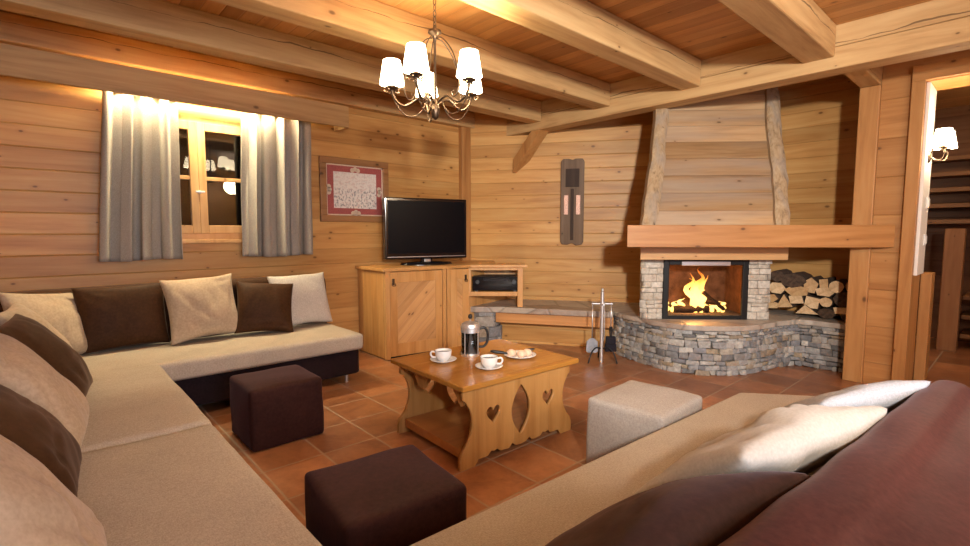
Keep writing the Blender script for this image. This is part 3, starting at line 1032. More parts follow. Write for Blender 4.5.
# hood: trapezoid leaning back
def hood_pt(s, n, z):
    return MF @ Vector((s, n, z))
b = bmesh.new()
hz0, hz1 = 1.255, CEIL
nb0, nb1 = 4.12, 4.74
# mesh in a frame of its own so the boards stay level
cs = [(1.125, nb0, hz0), (2.185, nb0, hz0), (2.37, nb1, hz1), (1.43, nb1, hz1)]
bk = [(1.31, 4.75, hz0), (2.45, 4.75, hz0), (2.55, 5.2, hz1), (1.58, 5.2, hz1)]
vs = [b.verts.new(p) for p in cs] + [b.verts.new(p) for p in bk]
for q in ((0, 1, 2, 3), (4, 7, 6, 5), (0, 4, 5, 1), (3, 2, 6, 7), (0, 3, 7, 4), (1, 5, 6, 2)):
    b.faces.new([vs[i] for i in q])
o = obj('hood', b, M['hood'], ft)
o.rotation_euler = (0, 0, FA)
for s, (a, c) in enumerate(((cs[0], cs[3]), (cs[1], cs[2]))):
    b = bmesh.new()
    rr = random.Random(30 + s)
    N = 14
    rings = []
    for k in range(N + 1):
        f = k / N
        p = Vector(a).lerp(Vector(c), f)
        wob = .012 * math.sin(5 * f + s) + rr.uniform(-.006, .006)
        hw_ = .058 + rr.uniform(-.007, .007)
        rings.append([b.verts.new((p.x + wob + dx * hw_, p.y + dy + rr.uniform(-.004, .004), p.z)) for dx, dy in ((-1, -.035), (-.5, -.05), (.5, -.052), (1, -.033), (1, .05), (-1, .05))])
    for u, v in zip(rings[:-1], rings[1:]):
        for k in range(6):
            q = (k + 1) % 6
            b.faces.new((u[k], u[q], v[q], v[k]))
    b.faces.new(rings[0]); b.faces.new(rings[-1])
    o = obj('hood_post', b, M['hoodpost'], ft, True, 50)
    o.rotation_euler = (0, 0, FA)

# fire
def flame_mat():
    m = NT('flame')
    co = m.coord()
    x, y, z = m.sep(co)
    n = m.noise(m.comb(m.math('MULTIPLY', x, 14), m.math('MULTIPLY', y, 14), m.math('MULTIPLY', z, 6)), 1.0, 3)
    h = m.math('ADD', z, m.math('MULTIPLY', m.math('SUBTRACT', n, .5), .16))
    c = m.ramp(h, [(.0, (1.0, .55, .13)), (.14, (1.0, .60, .17)), (.28, (1.0, .36, .06)), (.42, (1.0, .18, .015))])
    em = m.node('ShaderNodeEmission')
    m.put(em.inputs[0], c)
    m.put(em.inputs[1], m.ramp(h, [(0, (2.6,) * 3), (.2, (2.9,) * 3), (.42, (1.0,) * 3)]))
    tr = m.node('ShaderNodeBsdfTransparent')
    mx = m.node('ShaderNodeMixShader')
    m.put(mx.inputs[0], m.ramp(h, [(.15, (.95,) * 3), (.42, (.25,) * 3)]))
    m.t.links.new(tr.outputs[0], mx.inputs[1])
    m.t.links.new(em.outputs[0], mx.inputs[2])
    m.t.links.new(mx.outputs[0], m.out.inputs[0])
    return m.m
M['flame'] = flame_mat()
FB = n45(FN + .2, (sL1 + sR0) / 2 - .02)
fire = thing('fire', 'bright yellow flames burning behind the fireplace glass', 'fire', (FB.x, FB.y, HZ + .035), FA)
rng = random.Random(77)
def tongue(x, y, h, r, seed, lean=0.0):
    b = bmesh.new()
    N = 16
    pts, rs = [], []
    for k in range(N + 1):
        f = k / N
        wx = noise.noise(Vector((seed, f * 3.2, 0))) * .16 * f * (h / .4 + .3) + lean * f
        wy = noise.noise(Vector((seed + 9, f * 3, 4))) * .03 * f
        pts.append((x + wx, y + wy, f * h))
        rs.append(max(.002, r * (math.sin(PI * min(1, (f * .92 + .12))) ** .8) * (1 - .35 * f) * (1 + .25 * noise.noise(Vector((seed * 3, f * 7, 1))))))
    tube(b, pts, rs, 10)
    return b
tl = [(.02, 0, .42, .036, 1, .0), (-.015, .02, .36, .030, 2.3, -.02), (.06, .01, .34, .032, 3.7, .03), (.0, -.03, .28, .038, 4.1, .01), (.05, -.03, .21, .036, 14.1, .0), (.025, .02, .31, .034, 21.3, .0),
      (-.28, 0, .17, .022, 5.2, -.02), (-.25, .02, .11, .026, 6.6, .01), (-.18, -.01, .10, .026, 7.9, .0), (-.12, -.02, .13, .028, 8.4, .0), (-.21, -.02, .08, .022, 17.9, .02),
      (.06, -.02, .12, .03, 9.3, .0), (.11, -.01, .08, .026, 19.3, .0), (.16, 0, .07, .024, 10.8, .0), (.22, .01, .10, .02, 11.1, .02), (.25, -.01, .06, .018, 12.6, .0)]
for a in tl:
    o = obj('flame', tongue(*a), M['flame'], fire, True)
for k, (x0, y0, z0, x1, y1, z1, r) in enumerate(((.05, -.06, .19, .25, -.05, .035, .018), (-.28, .05, .04, .22, .06, .05, .038), (-.2, -.04, .03, .12, -.02, .035, .034))):
    b = tube(bmesh.new(), [Vector((x0, y0, z0)).lerp(Vector((x1, y1, z1)), f / 6) + Vector((0, 0, .004 * math.sin(f * 2))) for f in range(7)], r, 9)
    o = obj('burning_log', b, M['char'], None, True, 50)
    o.matrix_world = Matrix.Translation(fire.location) @ Matrix.Rotation(FA, 4, 'Z')
    tag(o, ('thin charred log leaning down to the right in the fire', 'thick charred log lying at the back of the fire', 'charred log lying at the front left of the fire')[k], 'log', 'logs in the fire')

# firewood: polygons in (Y from the left, z) as seen from the room
LOGS = [((622, 205), 64, 52, 6, 0), ((607, 250), 46, 34, 5, 0), ((606, 282), 52, 32, 5, 0), ((622, 152), 52, 48, 8, 1), ((680, 168), 84, 58, 8, 1),
        ((697, 210), 78, 46, 5, 0), ((739, 183), 48, 62, 5, 0), ((783, 172), 34, 44, 4, 0), ((787, 206), 62, 40, 5, 0), ((823, 182), 46, 46, 12, 0),
        ((868, 176), 36, 42, 12, 0), ((652, 268), 62, 66, 3, 0), ((693, 248), 56, 40, 4, 0), ((748, 256), 58, 58, 4, 0), ((730, 291), 76, 44, 3, 0),
        ((793, 248), 42, 40, 12, 0), ((846, 232), 62, 60, 9, 1), ((838, 279), 52, 34, 4, 0), ((794, 298), 52, 42, 9, 1), ((861, 303), 46, 34, 9, 1)]
lognames = ['pale rounded split log at the left edge of the pile, second row', 'pale half log at the left edge of the pile, third row down', 'pale split log at the bottom left of the pile',
            'dark bark covered log at the top left corner of the pile', 'wide dark bark log in the top row, second from the left', 'wide pale split log below the wide dark bark log',
            'tall pale split log in the top row beside the wide dark log', 'slim pale split log standing in the top row', 'pale split log under the slim one in the top row',
            'pale round log in the top row near the right end', 'small orange round log at the top right corner of the pile', 'pale triangular log in the bottom row, second from the left',
            'pale quartered log above the middle of the bottom row', 'large pale wedge shaped log in the middle of the pile', 'wide pale triangular log in the middle of the bottom row',
            'round orange brown log in the middle right of the pile', 'large dark bark log at the right edge of the pile', 'flat pale split log under the large dark one at right',
            'dark round log in the bottom row, right of the middle', 'dark log at the bottom right corner of the pile']
rng = random.Random(21)
def yz(cx_, cy_):
    # crop pixel -> metres on the stacking face (x=5.14): left 590 -> Y 1.62, right 885 -> Y .97
    Y = 1.66 - (cx_ - 590) / (884 - 590) * .69
    Z = HZ + (320 - cy_) / (320 - 128) * .415
    return Y, Z
for k, ((cx_, cy_), w_, h_, n_, bark) in enumerate(LOGS):
    Y, Z = yz(cx_, cy_)
    rw, rh = w_ / 294 * .69 / 2 * 1.08, h_ / 192 * .415 / 2 * 1.08
    ph = rng.uniform(0, 6.28) if n_ > 5 else {3: PI / 2 + .1, 4: PI / 4 + rng.uniform(-.3, .3), 5: PI / 2 + rng.uniform(-.4, .4)}[n_]
    pts = []
    for j in range(n_):
        a = ph + 2 * PI * j / n_
        g = 1.0 + rng.uniform(-.08, .08)
        ex = 1.12 if n_ <= 5 else 1.0
        pts.append((math.cos(a) * rw * g * ex, math.sin(a) * rh * g * ex))
    zmin = min(p[1] for p in pts)
    if Z + zmin < HZ + .002:
        Z = HZ + .003 - zmin
    dep = rng.uniform(.27, .31)
    front = 5.13 + rng.uniform(0, .035)
    mm = Matrix(((0, 0, 1, 0), (-1, 0, 0, 0), (0, 1, 0, 0), (0, 0, 0, 1)))
    o = thing('firewood_log', lognames[k], 'log', (front, Y, Z), 0, 'split firewood stacked in the niche')
    obj('bark_body', prism(bmesh.new(), pts, .002, dep, .006, mm), M['bark'], o)
    if not bark:
        obj('cut_end', prism(bmesh.new(), [(x * .94, y * .94) for x, y in pts], -.003, .004, 0, mm), M['logend'], o)

# ------------------------------------------------------------------ stone bench
bt = thing('stone_bench', 'low bench with flagstone top, wooden front board and stone leg along the diagonal wall', 'bench', (0, 0, 0))
bf = [(3.26, 4.02), (3.34, 3.86), (3.50, 3.72), (3.72, 3.36), (4.13, 2.70)]
bb = [(4.40, 2.90), (4.93, 2.83), (w2y(2.9) - .006, 2.9), (w2y(4.06) - .006, 4.06)]
rr = random.Random(8)
slab_pts = [(x + rr.uniform(-.008, .008), y + rr.uniform(-.008, .008)) for x, y in [tuple(p[:2]) for p in smoothpts([(x, y, 0) for x, y in bf], 4)]]
obj('bench_slab', prism(bmesh.new(), slab_pts + bb, HZ - .065, HZ - .004, .008), M['slab'], bt)
# front board along the slab edge
a, c = Vector((3.535, 3.745)), Vector((4.165, 2.715))
ang = math.atan2((c - a).y, (c - a).x)
ln = (c - a).length
o = obj('front_board', box(0, ln, 0, .05, HZ - .175, HZ - .066, .004), M['bench'], bt)
o.location = (a.x, a.y, 0); o.rotation_euler = (0, 0, ang)
o = obj('riser_board', box(0, ln + .05, .20, .225, 0, HZ - .07), M['wall_x'], bt)
o.location = (a.x, a.y, 0); o.rotation_euler = (0, 0, ang)
leg = [(3.50, 4.12), (3.36, 3.93), (3.42, 3.80), (3.56, 3.74), (3.70, 3.84)]
rng = random.Random(3)
o = obj('stone_leg', stone_face(leg, 0, HZ - .066, rng, rows=(.07, .13), lens=(.10, .2), depth=.06), M['stone'], bt, True, 45)
obj('leg_core', prism(bmesh.new(), [(x + .0, y + .03) for x, y in leg], 0, HZ - .07), M['mortar'], o)

# ------------------------------------------------------------------ fire tools
t = thing('fire_tool_stand', 'upright steel fire tool stand on a tripod foot before the bench', 'fire tools', (3.80, 2.60, 0), FA)
SH = .655
obj('rod', tube(bmesh.new(), [(0, 0, .0), (0, 0, SH)], .016, 12), M['steel'], t, True, 50)
bm = lathe(bmesh.new(), [(0, SH), (.008, SH), (.014, SH + .012), (.010, SH + .03), (0, SH + .036)], 14)
obj('knob', bm, M['steel'], t, True)
bm = bmesh.new()
for k in range(3):
    a = R(90 + 120 * k)
    d = Vector((math.cos(a), math.sin(a), 0))
    tube(bm, smoothpts([d * .005 + Vector((0, 0, .13)), d * .07 + Vector((0, 0, .14)), d * .12 + Vector((0, 0, .09)), d * .15 + Vector((0, 0, .005))], 5), .007, 8)
obj('tripod_foot', bm, M['iron'], t, True, 50)
bm = bmesh.new()
tube(bm, [(-.095, 0, .545), (.095, 0, .545)], .008, 8)
tube(bm, [(0, -.08, .545), (0, .08, .545)], .008, 8)
lathe(bm, [(0, .52), (.022, .52), (.022, .565), (0, .565)], 14)
obj('hook_ring', bm, M['steel'], t, True, 50)
pw = Matrix.Translation((3.80, 2.60, 0)) @ Matrix.Rotation(FA, 4, 'Z')
def tool(nm, lb, off):
    p = pw @ Vector(off)
    return thing(nm, lb, 'fire tool', p, FA)
s = tool('ash_shovel', 'small steel ash shovel hanging left on the fire tool stand', (-.085, .012, 0))
obj('shaft', tube(bmesh.new(), [(0, 0, .21), (0, 0, .56)], .005, 8), M['steel'], s, True)
bm = bmesh.new()
prism(bm, [(-.04, .085), (-.055, .10), (-.05, .19), (-.02, .22), (.02, .22), (.05, .19), (.055, .10), (.04, .085)], -.006, .006, .002, Matrix.Rotation(R(90), 4, 'X'))
obj('blade', bm, plain('dull_steel', (.30, .31, .34), .4, .8, var=.2), s)
s = tool('hearth_brush', 'black hearth brush hanging right on the fire tool stand', (.085, .012, 0))
obj('shaft', tube(bmesh.new(), [(0, 0, .30), (0, 0, .56)], .005, 8), M['steel'], s, True)
obj('grip', tube(bmesh.new(), [(0, 0, .24), (0, 0, .33)], [.012, .016], 10), M['plastic'], s, True, 50)
bm = bmesh.new()
bx(bm, -.045, .045, -.022, .022, .17, .24, .008)
bx(bm, -.05, .05, -.026, .026, .10, .17, .004)
obj('bristle_head', bm, plain('bristles', (.014, .013, .02), .9, 0, .2, var=.4, scale=200, bump=.6), s)
s = tool('fire_tongs', 'thin steel fire tongs hanging at the back of the tool stand', (.02, .085, 0))
bm = bmesh.new()
tube(bm, smoothpts([(-.008, 0, .56), (-.02, 0, .40), (-.018, 0, .22), (0, 0, .14)], 5), .004, 6)
tube(bm, smoothpts([(.008, 0, .56), (.02, 0, .40), (.018, 0, .22), (0, 0, .14)], 5), .004, 6)
obj('tong_arm', bm, M['steel'], s, True)

# ------------------------------------------------------------------ coffee table
tx0, tx1, ty0, ty1, tz = 1.50, 2.37, 1.785, 2.505, .447
t = thing('coffee_table', 'low pine coffee table with heart cut outs and orange stained top', 'coffee table', ((tx0 + tx1) / 2, (ty0 + ty1) / 2, 0), R(-2.5))
hx, hy = (tx1 - tx0) / 2, (ty1 - ty0) / 2
obj('tabletop', box(-hx, hx, -hy, hy, tz - .028, tz, .005), M['ttop'], t)
def heart(cx_, cz_, s):
    p = []
    for k in range(28):
        a = 2 * PI * k / 28
        p.append((cx_ + s * 16 * math.sin(a) ** 3 / 17, cz_ + s * (13 * math.cos(a) - 5 * math.cos(2 * a) - 2 * math.cos(3 * a) - math.cos(4 * a)) / 15))
    return p
def panel_outline(L, Hh):
    lf = smoothpts([(-.02, .0, 0), (-.015, .07, 0), (.03, .13, 0), (.058, .20, 0), (.055, .28, 0), (.02, .345, 0), (.0, .36, 0)], 6)
    left = [(p.x, p.y) for p in lf] + [(.0, Hh)]
    right = [(L - x, z) for x, z in reversed(left)]
    # scalloped bottom from right to left
    bot = []
    x = L - .045
    prof = [(.075, .0), (.095, .03), (.16, .032), (.185, .052), (.205, .046), (.225, .052), (.25, .034), (.31, .03), (.335, .052), (.36, .034)]
    half = [(p[0], p[1]) for p in prof]
    bl = [(.06, .0)] + [(p[0] + .0, p[1]) for p in half] + [(L / 2, .03)]
    br = [(L - a, b) for a, b in reversed(bl[:-1])]
    pts = left + right
    pts = pts + [(a, b) for a, b in reversed(bl[:-1] + [(L / 2, .03)] + br)]
    return pts
PLn = .80
PH = tz - .028
def side_panel():
    outl = panel_outline(PLn, PH)
    alm = []
    for k in range(17):
        f = k / 16
        alm.append((PLn / 2 + .072 * math.sin(PI * f) ** .9, .085 + .285 * f))
    for k in range(1, 16):
        f = 1 - k / 16
        alm.append((PLn / 2 - .072 * math.sin(PI * f) ** .9, .085 + .285 * f))
    return curve2d([outl, heart(PLn * .25, .25, .052), heart(PLn * .77, .25, .052), alm], .024)
for y in (-hy + .055, hy - .055):
    b = side_panel()
    bmesh.ops.transform(b, matrix=Matrix.Translation((-PLn / 2, y, 0)) @ Matrix.Rotation(R(90), 4, 'X'), verts=b.verts)
    obj('side_panel', b, M['tside'], t)
obj('shelf', box(-PLn / 2 + .02, PLn / 2 - .02, -hy + .068, hy - .068, .035, .085, .003), M['tshelf'], t)
for x in (-PLn / 2 + .035, PLn / 2 - .035):
    wy = hy - .067
    prof = [(-wy, 0), (-wy, -.09), (-wy + .03, -.11), (-wy + .10, -.03), (.04, -.03), (.09, -.10), (.14, -.10), (.19, -.03), (wy - .04, -.03), (wy, -.05), (wy, 0)]
    b = bmesh.new()
    prism(b, [(p[0], PH + p[1]) for p in prof], -.011, .011, 0, Matrix(((0, 0, 1, x), (1, 0, 0, 0), (0, 1, 0, 0), (0, 0, 0, 1))))
    obj('apron', b, M['tside'], t)

# crockery
def saucer(name, loc, r, label, group):
    p = [(0, 0), (r * .5, 0), (r * .55, .004), (r * .95, .014), (r, .018), (r * .97, .019), (r * .6, .009), (r * .45, .006), (0, .006)]
    o = obj(name, lathe(bmesh.new(), p, 40), M['china'], None, True)
    o.location = loc
    return tag(o, label, 'plate' if name == 'plate' else 'saucer', group)
cups = [((1.71, 2.255), R(138), 'white coffee cup on the saucer nearest the television', 'white saucer under the cup nearest the television'),
        ((1.81, 1.97), R(-42), 'white coffee cup filled with black coffee on the saucer nearest the table edge', 'white saucer under the coffee cup nearest the table edge')]
for (x, y), rz, l1, l2 in cups:
    saucer('saucer', (x, y, tz), .078, l2, 'white saucers')
    c = thing('coffee_cup', l1, 'cup', (x, y, tz + .0065), rz, 'white coffee cups')
    p = [(0, 0), (.028, 0), (.028, .006), (.036, .010), (.046, .030), (.049, .060), (.0475, .062), (.045, .058), (.042, .030), (.032, .012), (0, .010)]
    obj('cup_body', lathe(bmesh.new(), p, 40), M['china'], c, True)
    obj('handle', tube(bmesh.new(), smoothpts([(.046, 0, .050), (.066, 0, .053), (.074, 0, .038), (.064, 0, .022), (.041, 0, .020)], 6), .0055, 8), M['china'], c, True)
    obj('coffee', lathe(bmesh.new(), [(.0440, .049), (0, .0492)], 32), M['coffee'], c, True)
# french press
t = thing('french_press', 'glass and chrome coffee press half full of coffee on the table', 'coffee press', (1.925, 2.265, tz), R(-30))
t.scale = (1.08, 1.08, 1.08)
obj('beaker', lathe(bmesh.new(), [(.050, .012), (.051, .014), (.051, .165), (.049, .165), (.049, .016), (0, .014)], 36), M['jug'], t, True)
obj('coffee', lathe(bmesh.new(), [(0, .015), (.0483, .0155), (.0483, .098), (0, .0985)], 36), M['coffee'], t, True, 50)
bm = bmesh.new()
lathe(bm, [(0, .0), (.053, 0), (.055, .012), (.054, .016), (0, .014)], 36)
lathe(bm, [(.0515, .135), (.0545, .135), (.0545, .160), (.0515, .160)], 36)
for k in range(4):
    a = R(45 + 90 * k)
    x, y = .053 * math.cos(a), .053 * math.sin(a)
    tube(bm, [(x, y, .01), (x, y, .15)], .0035, 6)
obj('chrome_cage', bm, M['steel'], t, True, 45)
obj('lid', lathe(bmesh.new(), [(0, .158), (.055, .158), (.056, .168), (.050, .182), (.03, .192), (0, .194)], 36), M['steel'], t, True, 40)
bm = tube(bmesh.new(), [(0, 0, .10), (0, 0, .215)], .003, 8)
obj('plunger_rod', bm, M['steel'], t, True)
obj('knob', lathe(bmesh.new(), [(0, .208), (.009, .21), (.013, .222), (.009, .234), (0, .237)], 16), M['plastic'], t, True)
obj('handle', tube(bmesh.new(), smoothpts([(.052, 0, .150), (.082, 0, .155), (.100, 0, .125), (.098, 0, .075), (.078, 0, .048), (.053, 0, .046)], 6), .0075, 8), M['plastic'], t, True)
# plate with pastries
PX, PY = 2.12, 2.03
saucer('plate', (PX, PY, tz), .098, 'small white plate of pastries on the coffee table', 'plates')
for k, (dx, dy, lb) in enumerate(((-.04, .032, 'round sugared pastry at the left of the small plate'), (-.016, -.028, 'pale sugared pastry in the middle front of the small plate'), (.038, -.026, 'round sugared pastry at the right of the small plate'))):
    b = bmesh.new()
    bmesh.ops.create_icosphere(b, subdivisions=3, radius=.0265)
    for v in b.verts:
        v.co.z = v.co.z * .85
        v.co += v.co.normalized() * noise.noise(v.co * 40 + Vector((k * 3, 0, 0))) * .004
        v.co.z = max(v.co.z, -.020)
    o = obj('pastry', b, M['pastry'], None, True)
    o.location = (PX + dx, PY + dy, tz + .0265)
    tag(o, lb, 'pastry', 'pastries on the small plate')
for k, (a, c, lb) in enumerate((((-.135, .118, .036), (-.05, .05, .021), 'slim black utensil resting on the left rim of the small plate'), ((.045, .02, .021), (.098, -.03, .040), 'short black utensil resting on the right side of the small plate'))):
    A_, C_ = Vector(a), Vector(c)
    b = tube(bmesh.new(), [A_.lerp(C_, f / 6) for f in range(7)], [.005, .010, .011, .010, .009, .007, .004], 8)
    for v in b.verts:
        pass
    o = obj('utensil', b, M['plastic'], None, True)
    o.location = (PX, PY, tz)
    tag(o, lb, 'utensil', 'black utensils on the small plate')

# ------------------------------------------------------------------ sofas
SZ = .40
def soft(name, x0, x1, y0, y1, z0, z1, mat, parent, r=.035, puff=.012, seed=0, n=16, nz=.004, pz=None, nscale=5.0):
    b = puffbox(bmesh.new(), x1 - x0, y1 - y0, z1 - z0, r, puff, n, nz, seed, ((x0 + x1) / 2, (y0 + y1) / 2, z0), nscale, pz)
    return obj(name, b, mat, parent, True)
# window sofa
t = thing('sofa', 'sofa section along the window wall with linen seat and dark brown back', 'sofa', (1.2, 4.0, 0))
def L(o):
    o.location = (-1.2, -4.0, 0)
    return o
L(soft('base', .53, 1.86, 3.56, 4.36, .07, .275, M['brown_base'], t, .02, .004))
L(soft('seat_cushion', -.2, 1.87, 3.50, 4.26, .272, SZ, M['linen'], t, .03, .004, 2, 22))
L(soft('backrest', -.40, 1.90, 4.22, 4.42, .10, .815, M['brown'], t, .05, .01, 3))
for x, y in ((1.77, 3.62), (1.77, 4.30), (.65, 3.62), (.65, 4.30)):
    b = lathe(bmesh.new(), [(0, 0), (.014, 0), (.014, .075), (0, .075)], 16, (x - 1.2, y - 4.0, 0))
    obj('foot', b, M['steel'], t, True, 50)
# left sofa
t = thing('sofa', 'sofa section along the left side with wide linen seat cushions', 'sofa', (.1, 2.0, 0))
def L(o):
    o.location = (-.1, -2.0, 0)
    return o
L(soft('base', -.38, .47, .20, 3.50, .07, .275, M['brown_base'], t, .02, .004))
L(soft('seat_cushion', -.25, .50, 2.250, 3.515, .272, SZ + .012, M['linen'], t, .03, .004, 5, 22))
L(soft('seat_cushion', -.25, .495, .95, 2.235, .272, SZ + .016, M['linen'], t, .03, .004, 6, 22))
L(soft('backrest', -.43, -.22, .20, 4.21, .10, .72, M['brown'], t, .05, .01, 7))
for x, y in ((-.3, .35), (.40, .35), (.40, 3.40), (-.3, 3.40)):
    b = lathe(bmesh.new(), [(0, 0), (.014, 0), (.014, .075), (0, .075)], 16, (x - .1, y - 2.0, 0))
    obj('foot', b, M['steel'], t, True, 50)
# right sofa
t = thing('sofa', 'sofa section in the right foreground with red brown back and linen seat', 'sofa', (1.5, .5, 0))
def L(o):
    o.location = (-1.5, -.5, 0)
    return o
b = bmesh.new()
pts = [(.58, .31), (.58, .98), (2.50, .88), (2.74, .60), (2.74, .22), (2.3, .22)]
L(obj('base', prism(b, [(x, y) for x, y in pts], .07, .275, .01), M['brown_base'], t))
b = bmesh.new()
pts = [(.56, .30), (.56, 1.035), (2.57, .94), (2.82, .63), (2.82, .20), (2.3, .20)]
prism(b, pts, .272, SZ, .018, seg=4)
L(obj('seat_cushion', b, M['linen'], t, True, 40))
b = bmesh.new()
N = 60
rings = []
prof = [(1.0, .12), (1.02, .45), (1.03, .60), (.98, .668), (.86, .698), (.66, .708), (.38, .706), (.17, .698), (.04, .675), (-.35, .668), (-.9, .64), (-1.25, .58), (-1.35, .12)]
xs = [.15 + (2.31 - .15) * i / N for i in range(N + 1)]
for i, x in enumerate(xs):
    e = 0
    dist = min(x - xs[0], xs[-1] - x)
    if dist < .06:
        e = .06 - math.sqrt(max(0, .06 ** 2 - (.06 - dist) ** 2))
    yf, yr = .395 - .081 * x, .185 - .042 * x
    ring = []
    for (q, z) in prof:
        yc = (yf + yr) / 2
        y2 = yr + (yf - yr) * q
        y2 = yc + (y2 - yc) * (1 - e * 4)
        z2 = z - e * (z > .5)
        w_ = noise.noise(Vector((x * 4, y2 * 9, z * 5))) * .006
        ring.append(b.verts.new((x, y2 + w_, z2 + w_ * (z > .5))))
    rings.append(ring)
for u, v in zip(rings[:-1], rings[1:]):
    for k in range(len(prof) - 1):
        b.faces.new((u[k], u[k + 1], v[k + 1], v[k]))
    b.faces.new((u[-1], u[0], v[0], v[-1]))
b.faces.new(rings[0]); b.faces.new(rings[-1])
bmesh.ops.subdivide_edges(b, edges=[e for e in b.edges if abs(e.verts[0].co.x - e.verts[1].co.x) < 1e-4 or True], cuts=1, smooth=.6, use_grid_fill=True) if False else None
bk_ = L(obj('backrest', b, M['brown_back'], t, True, 60))
bk_.modifiers.new('ss', 'SUBSURF').levels = 1
bk_.modifiers['ss'].render_levels = 2
for x, y in ((.7, .8), (.7, .32), (2.4, .78), (2.6, .32)):
    b = lathe(bmesh.new(), [(0, 0), (.014, 0), (.014, .075), (0, .075)], 16, (x - 1.5, y - .5, 0))
    obj('foot', b, M['steel'], t, True, 50)

# ------------------------------------------------------------------ pillows
def pillow(w_, h_, th, seed, mat, loc, yaw, tilt, label, group=None, wr=.012, roll=0.0, k=.055):
    o = obj('pillow', pillow_bm(w_, h_, th, seed, wr, k), M[mat], None, True)
    o.matrix_world = Matrix.Translation(loc) @ Matrix.Rotation(R(yaw), 4, 'Z') @ Matrix.Rotation(R(-tilt), 4, 'X') @ Matrix.Rotation(R(roll), 4, 'Y')
    return tag(o, label, 'pillow', group)
z0 = SZ + .012
G1 = 'pillows along the window sofa'
pillow(.52, .44, .16, 1, 'brown', (.40, 4.10, z0), 3, 12, 'wide dark brown pillow below the left curtain', G1, .006)
pillow(.49, .48, .18, 2, 'beige', (.885, 4.00, z0 + .01), 4, 20, 'beige suede pillow between the two dark brown pillows under the window', G1, .016, -2, .085)
pillow(.43, .42, .17, 3, 'brown', (1.265, 3.96, z0), -8, 22, 'dark brown pillow below the right curtain', G1, .008, 6, .08)
pillow(.50, .45, .15, 4, 'white_weave', (1.63, 4.06, z0), 4, 15, 'off white woven pillow at the right end of the window sofa', G1, .006, -2, .075)
G2 = 'pillows along the left sofa'
pillow(.50, .45, .17, 5, 'beige', (.07, 4.00, z0), 42, 22, 'beige pillow in the far corner where the two sofas meet', G2, .012, 6, .08)
pillow(.48, .47, .17, 6, 'beige', (.10, 3.50, z0), 82, 33, 'beige pillow on the left sofa, second from the corner', G2, .012)
pillow(.50, .48, .18, 7, 'brown', (.12, 3.00, z0), 80, 35, 'brown pillow on the left sofa between two beige ones', G2, .010)
pillow(.50, .49, .18, 8, 'beige', (.085, 2.44, z0), 84, 35, 'beige pillow on the left sofa between two brown ones', G2, .014)
pillow(.50, .49, .17, 9, 'brown', (.04, 1.90, z0), 86, 35, 'brown pillow on the left sofa nearest the camera but one', G2, .010)
pillow(.52, .50, .18, 10, 'beige', (.06, 1.33, z0), 86, 35, 'beige pillow on the left sofa in the bottom left corner of the photo', G2, .014)
G3 = 'pillows on the right sofa'
pillow(.64, .44, .17, 11, 'brown_pillow', (.93, .68, z0 + .02), 172, 55, 'dark brown pillow on the foreground sofa at the bottom of the photo', G3, .008)
pillow(.64, .46, .19, 12, 'cream', (1.49, .65, z0 + .01), 166, 50, 'wrinkled cream pillow against the red brown sofa back', G3, .020)
pillow(.44, .42, .13, 13, 'grey_white', (2.08, .56, z0 + .025), 158, 50, 'pale grey white pillow at the far end of the foreground sofa', G3, .014, 8)

# ------------------------------------------------------------------ poufs
def pouf(cx_, cy_, sx, sy, h_, mat, lb, seed, rz=0.0):
    o = obj('pouf', puffbox(bmesh.new(), sx, sy, h_, .02, .012, 18, .006, seed, (0, 0, 0), 6.0, .014), M[mat], None, True)
    o.location = (cx_, cy_, .002)
    o.rotation_euler = (0, 0, rz)
    tag(o, lb, 'pouf', 'cube poufs')
pouf(.995, 2.955, .41, .40, .345, 'brown_pouf', 'dark brown cube pouf beside the window sofa', 1, R(0))
pouf(.84, 1.45, .43, .42, .348, 'brown_pouf', 'dark brown cube pouf in the foreground before the coffee table', 2, R(-7))
pouf(2.25, 1.27, .45, .41, .365, 'linen_grey', 'light grey woven cube pouf beside the foreground sofa', 3, R(2))

# ------------------------------------------------------------------ chandelier
CX, CY = 1.613, 2.182
t = thing('chandelier', 'five arm bronze chandelier with lit cream shades above the coffee table', 'chandelier', (CX, CY, 0))
obj('canopy', lathe(bmesh.new(), [(0, CEIL), (.055, CEIL), (.05, CEIL - .02), (.012, CEIL - .035), (0, CEIL - .035)], 24), M['bronze'], t, True, 45)
bm = bmesh.new()
z = CEIL - .035
k = 0
while z > 2.285:
    c = Vector((0, 0, z - .018))
    pts = []
    for q in range(13):
        a = 2 * PI * q / 12
        p = Vector((.008 * math.cos(a), 0, .018 * math.sin(a)))
        if k % 2:
            p = Vector((0, p.x, p.z))
        pts.append(c + p)
    tube(bm, pts, .0026, 6, False)
    z -= .030
    k += 1
obj('chain', bm, M['bronze'], t, True)
obj('stem', lathe(bmesh.new(), [(0, 2.29), (.008, 2.29), (.010, 2.27), (.034, 2.262), (.036, 2.25), (.02, 2.242), (.010, 2.225), (.007, 2.20), (.007, 1.90), (.014, 1.89), (.022, 1.87), (.024, 1.845), (.018, 1.815), (.008, 1.803), (.0, 1.80)], 20), M['bronze'], t, True, 60)
prof_arm = [(.015, 1.885), (.045, 1.905), (.085, 1.915), (.125, 1.89), (.165, 1.873), (.205, 1.895), (.228, 1.935), (.230, 1.962)]
scroll = [(.012, 2.225), (.05, 2.215), (.11, 2.15), (.15, 2.06), (.165, 1.97), (.15, 1.915), (.125, 1.905), (.115, 1.925), (.128, 1.935)]
loop = [(.228, 1.935), (.205, 1.875), (.16, 1.825), (.11, 1.82), (.07, 1.85), (.045, 1.895)]
yaw_c = R(47.9)
rv, fv = Vector((math.sin(yaw_c), -math.cos(yaw_c), 0)), Vector((math.cos(yaw_c), math.sin(yaw_c), 0))
SHADES = []
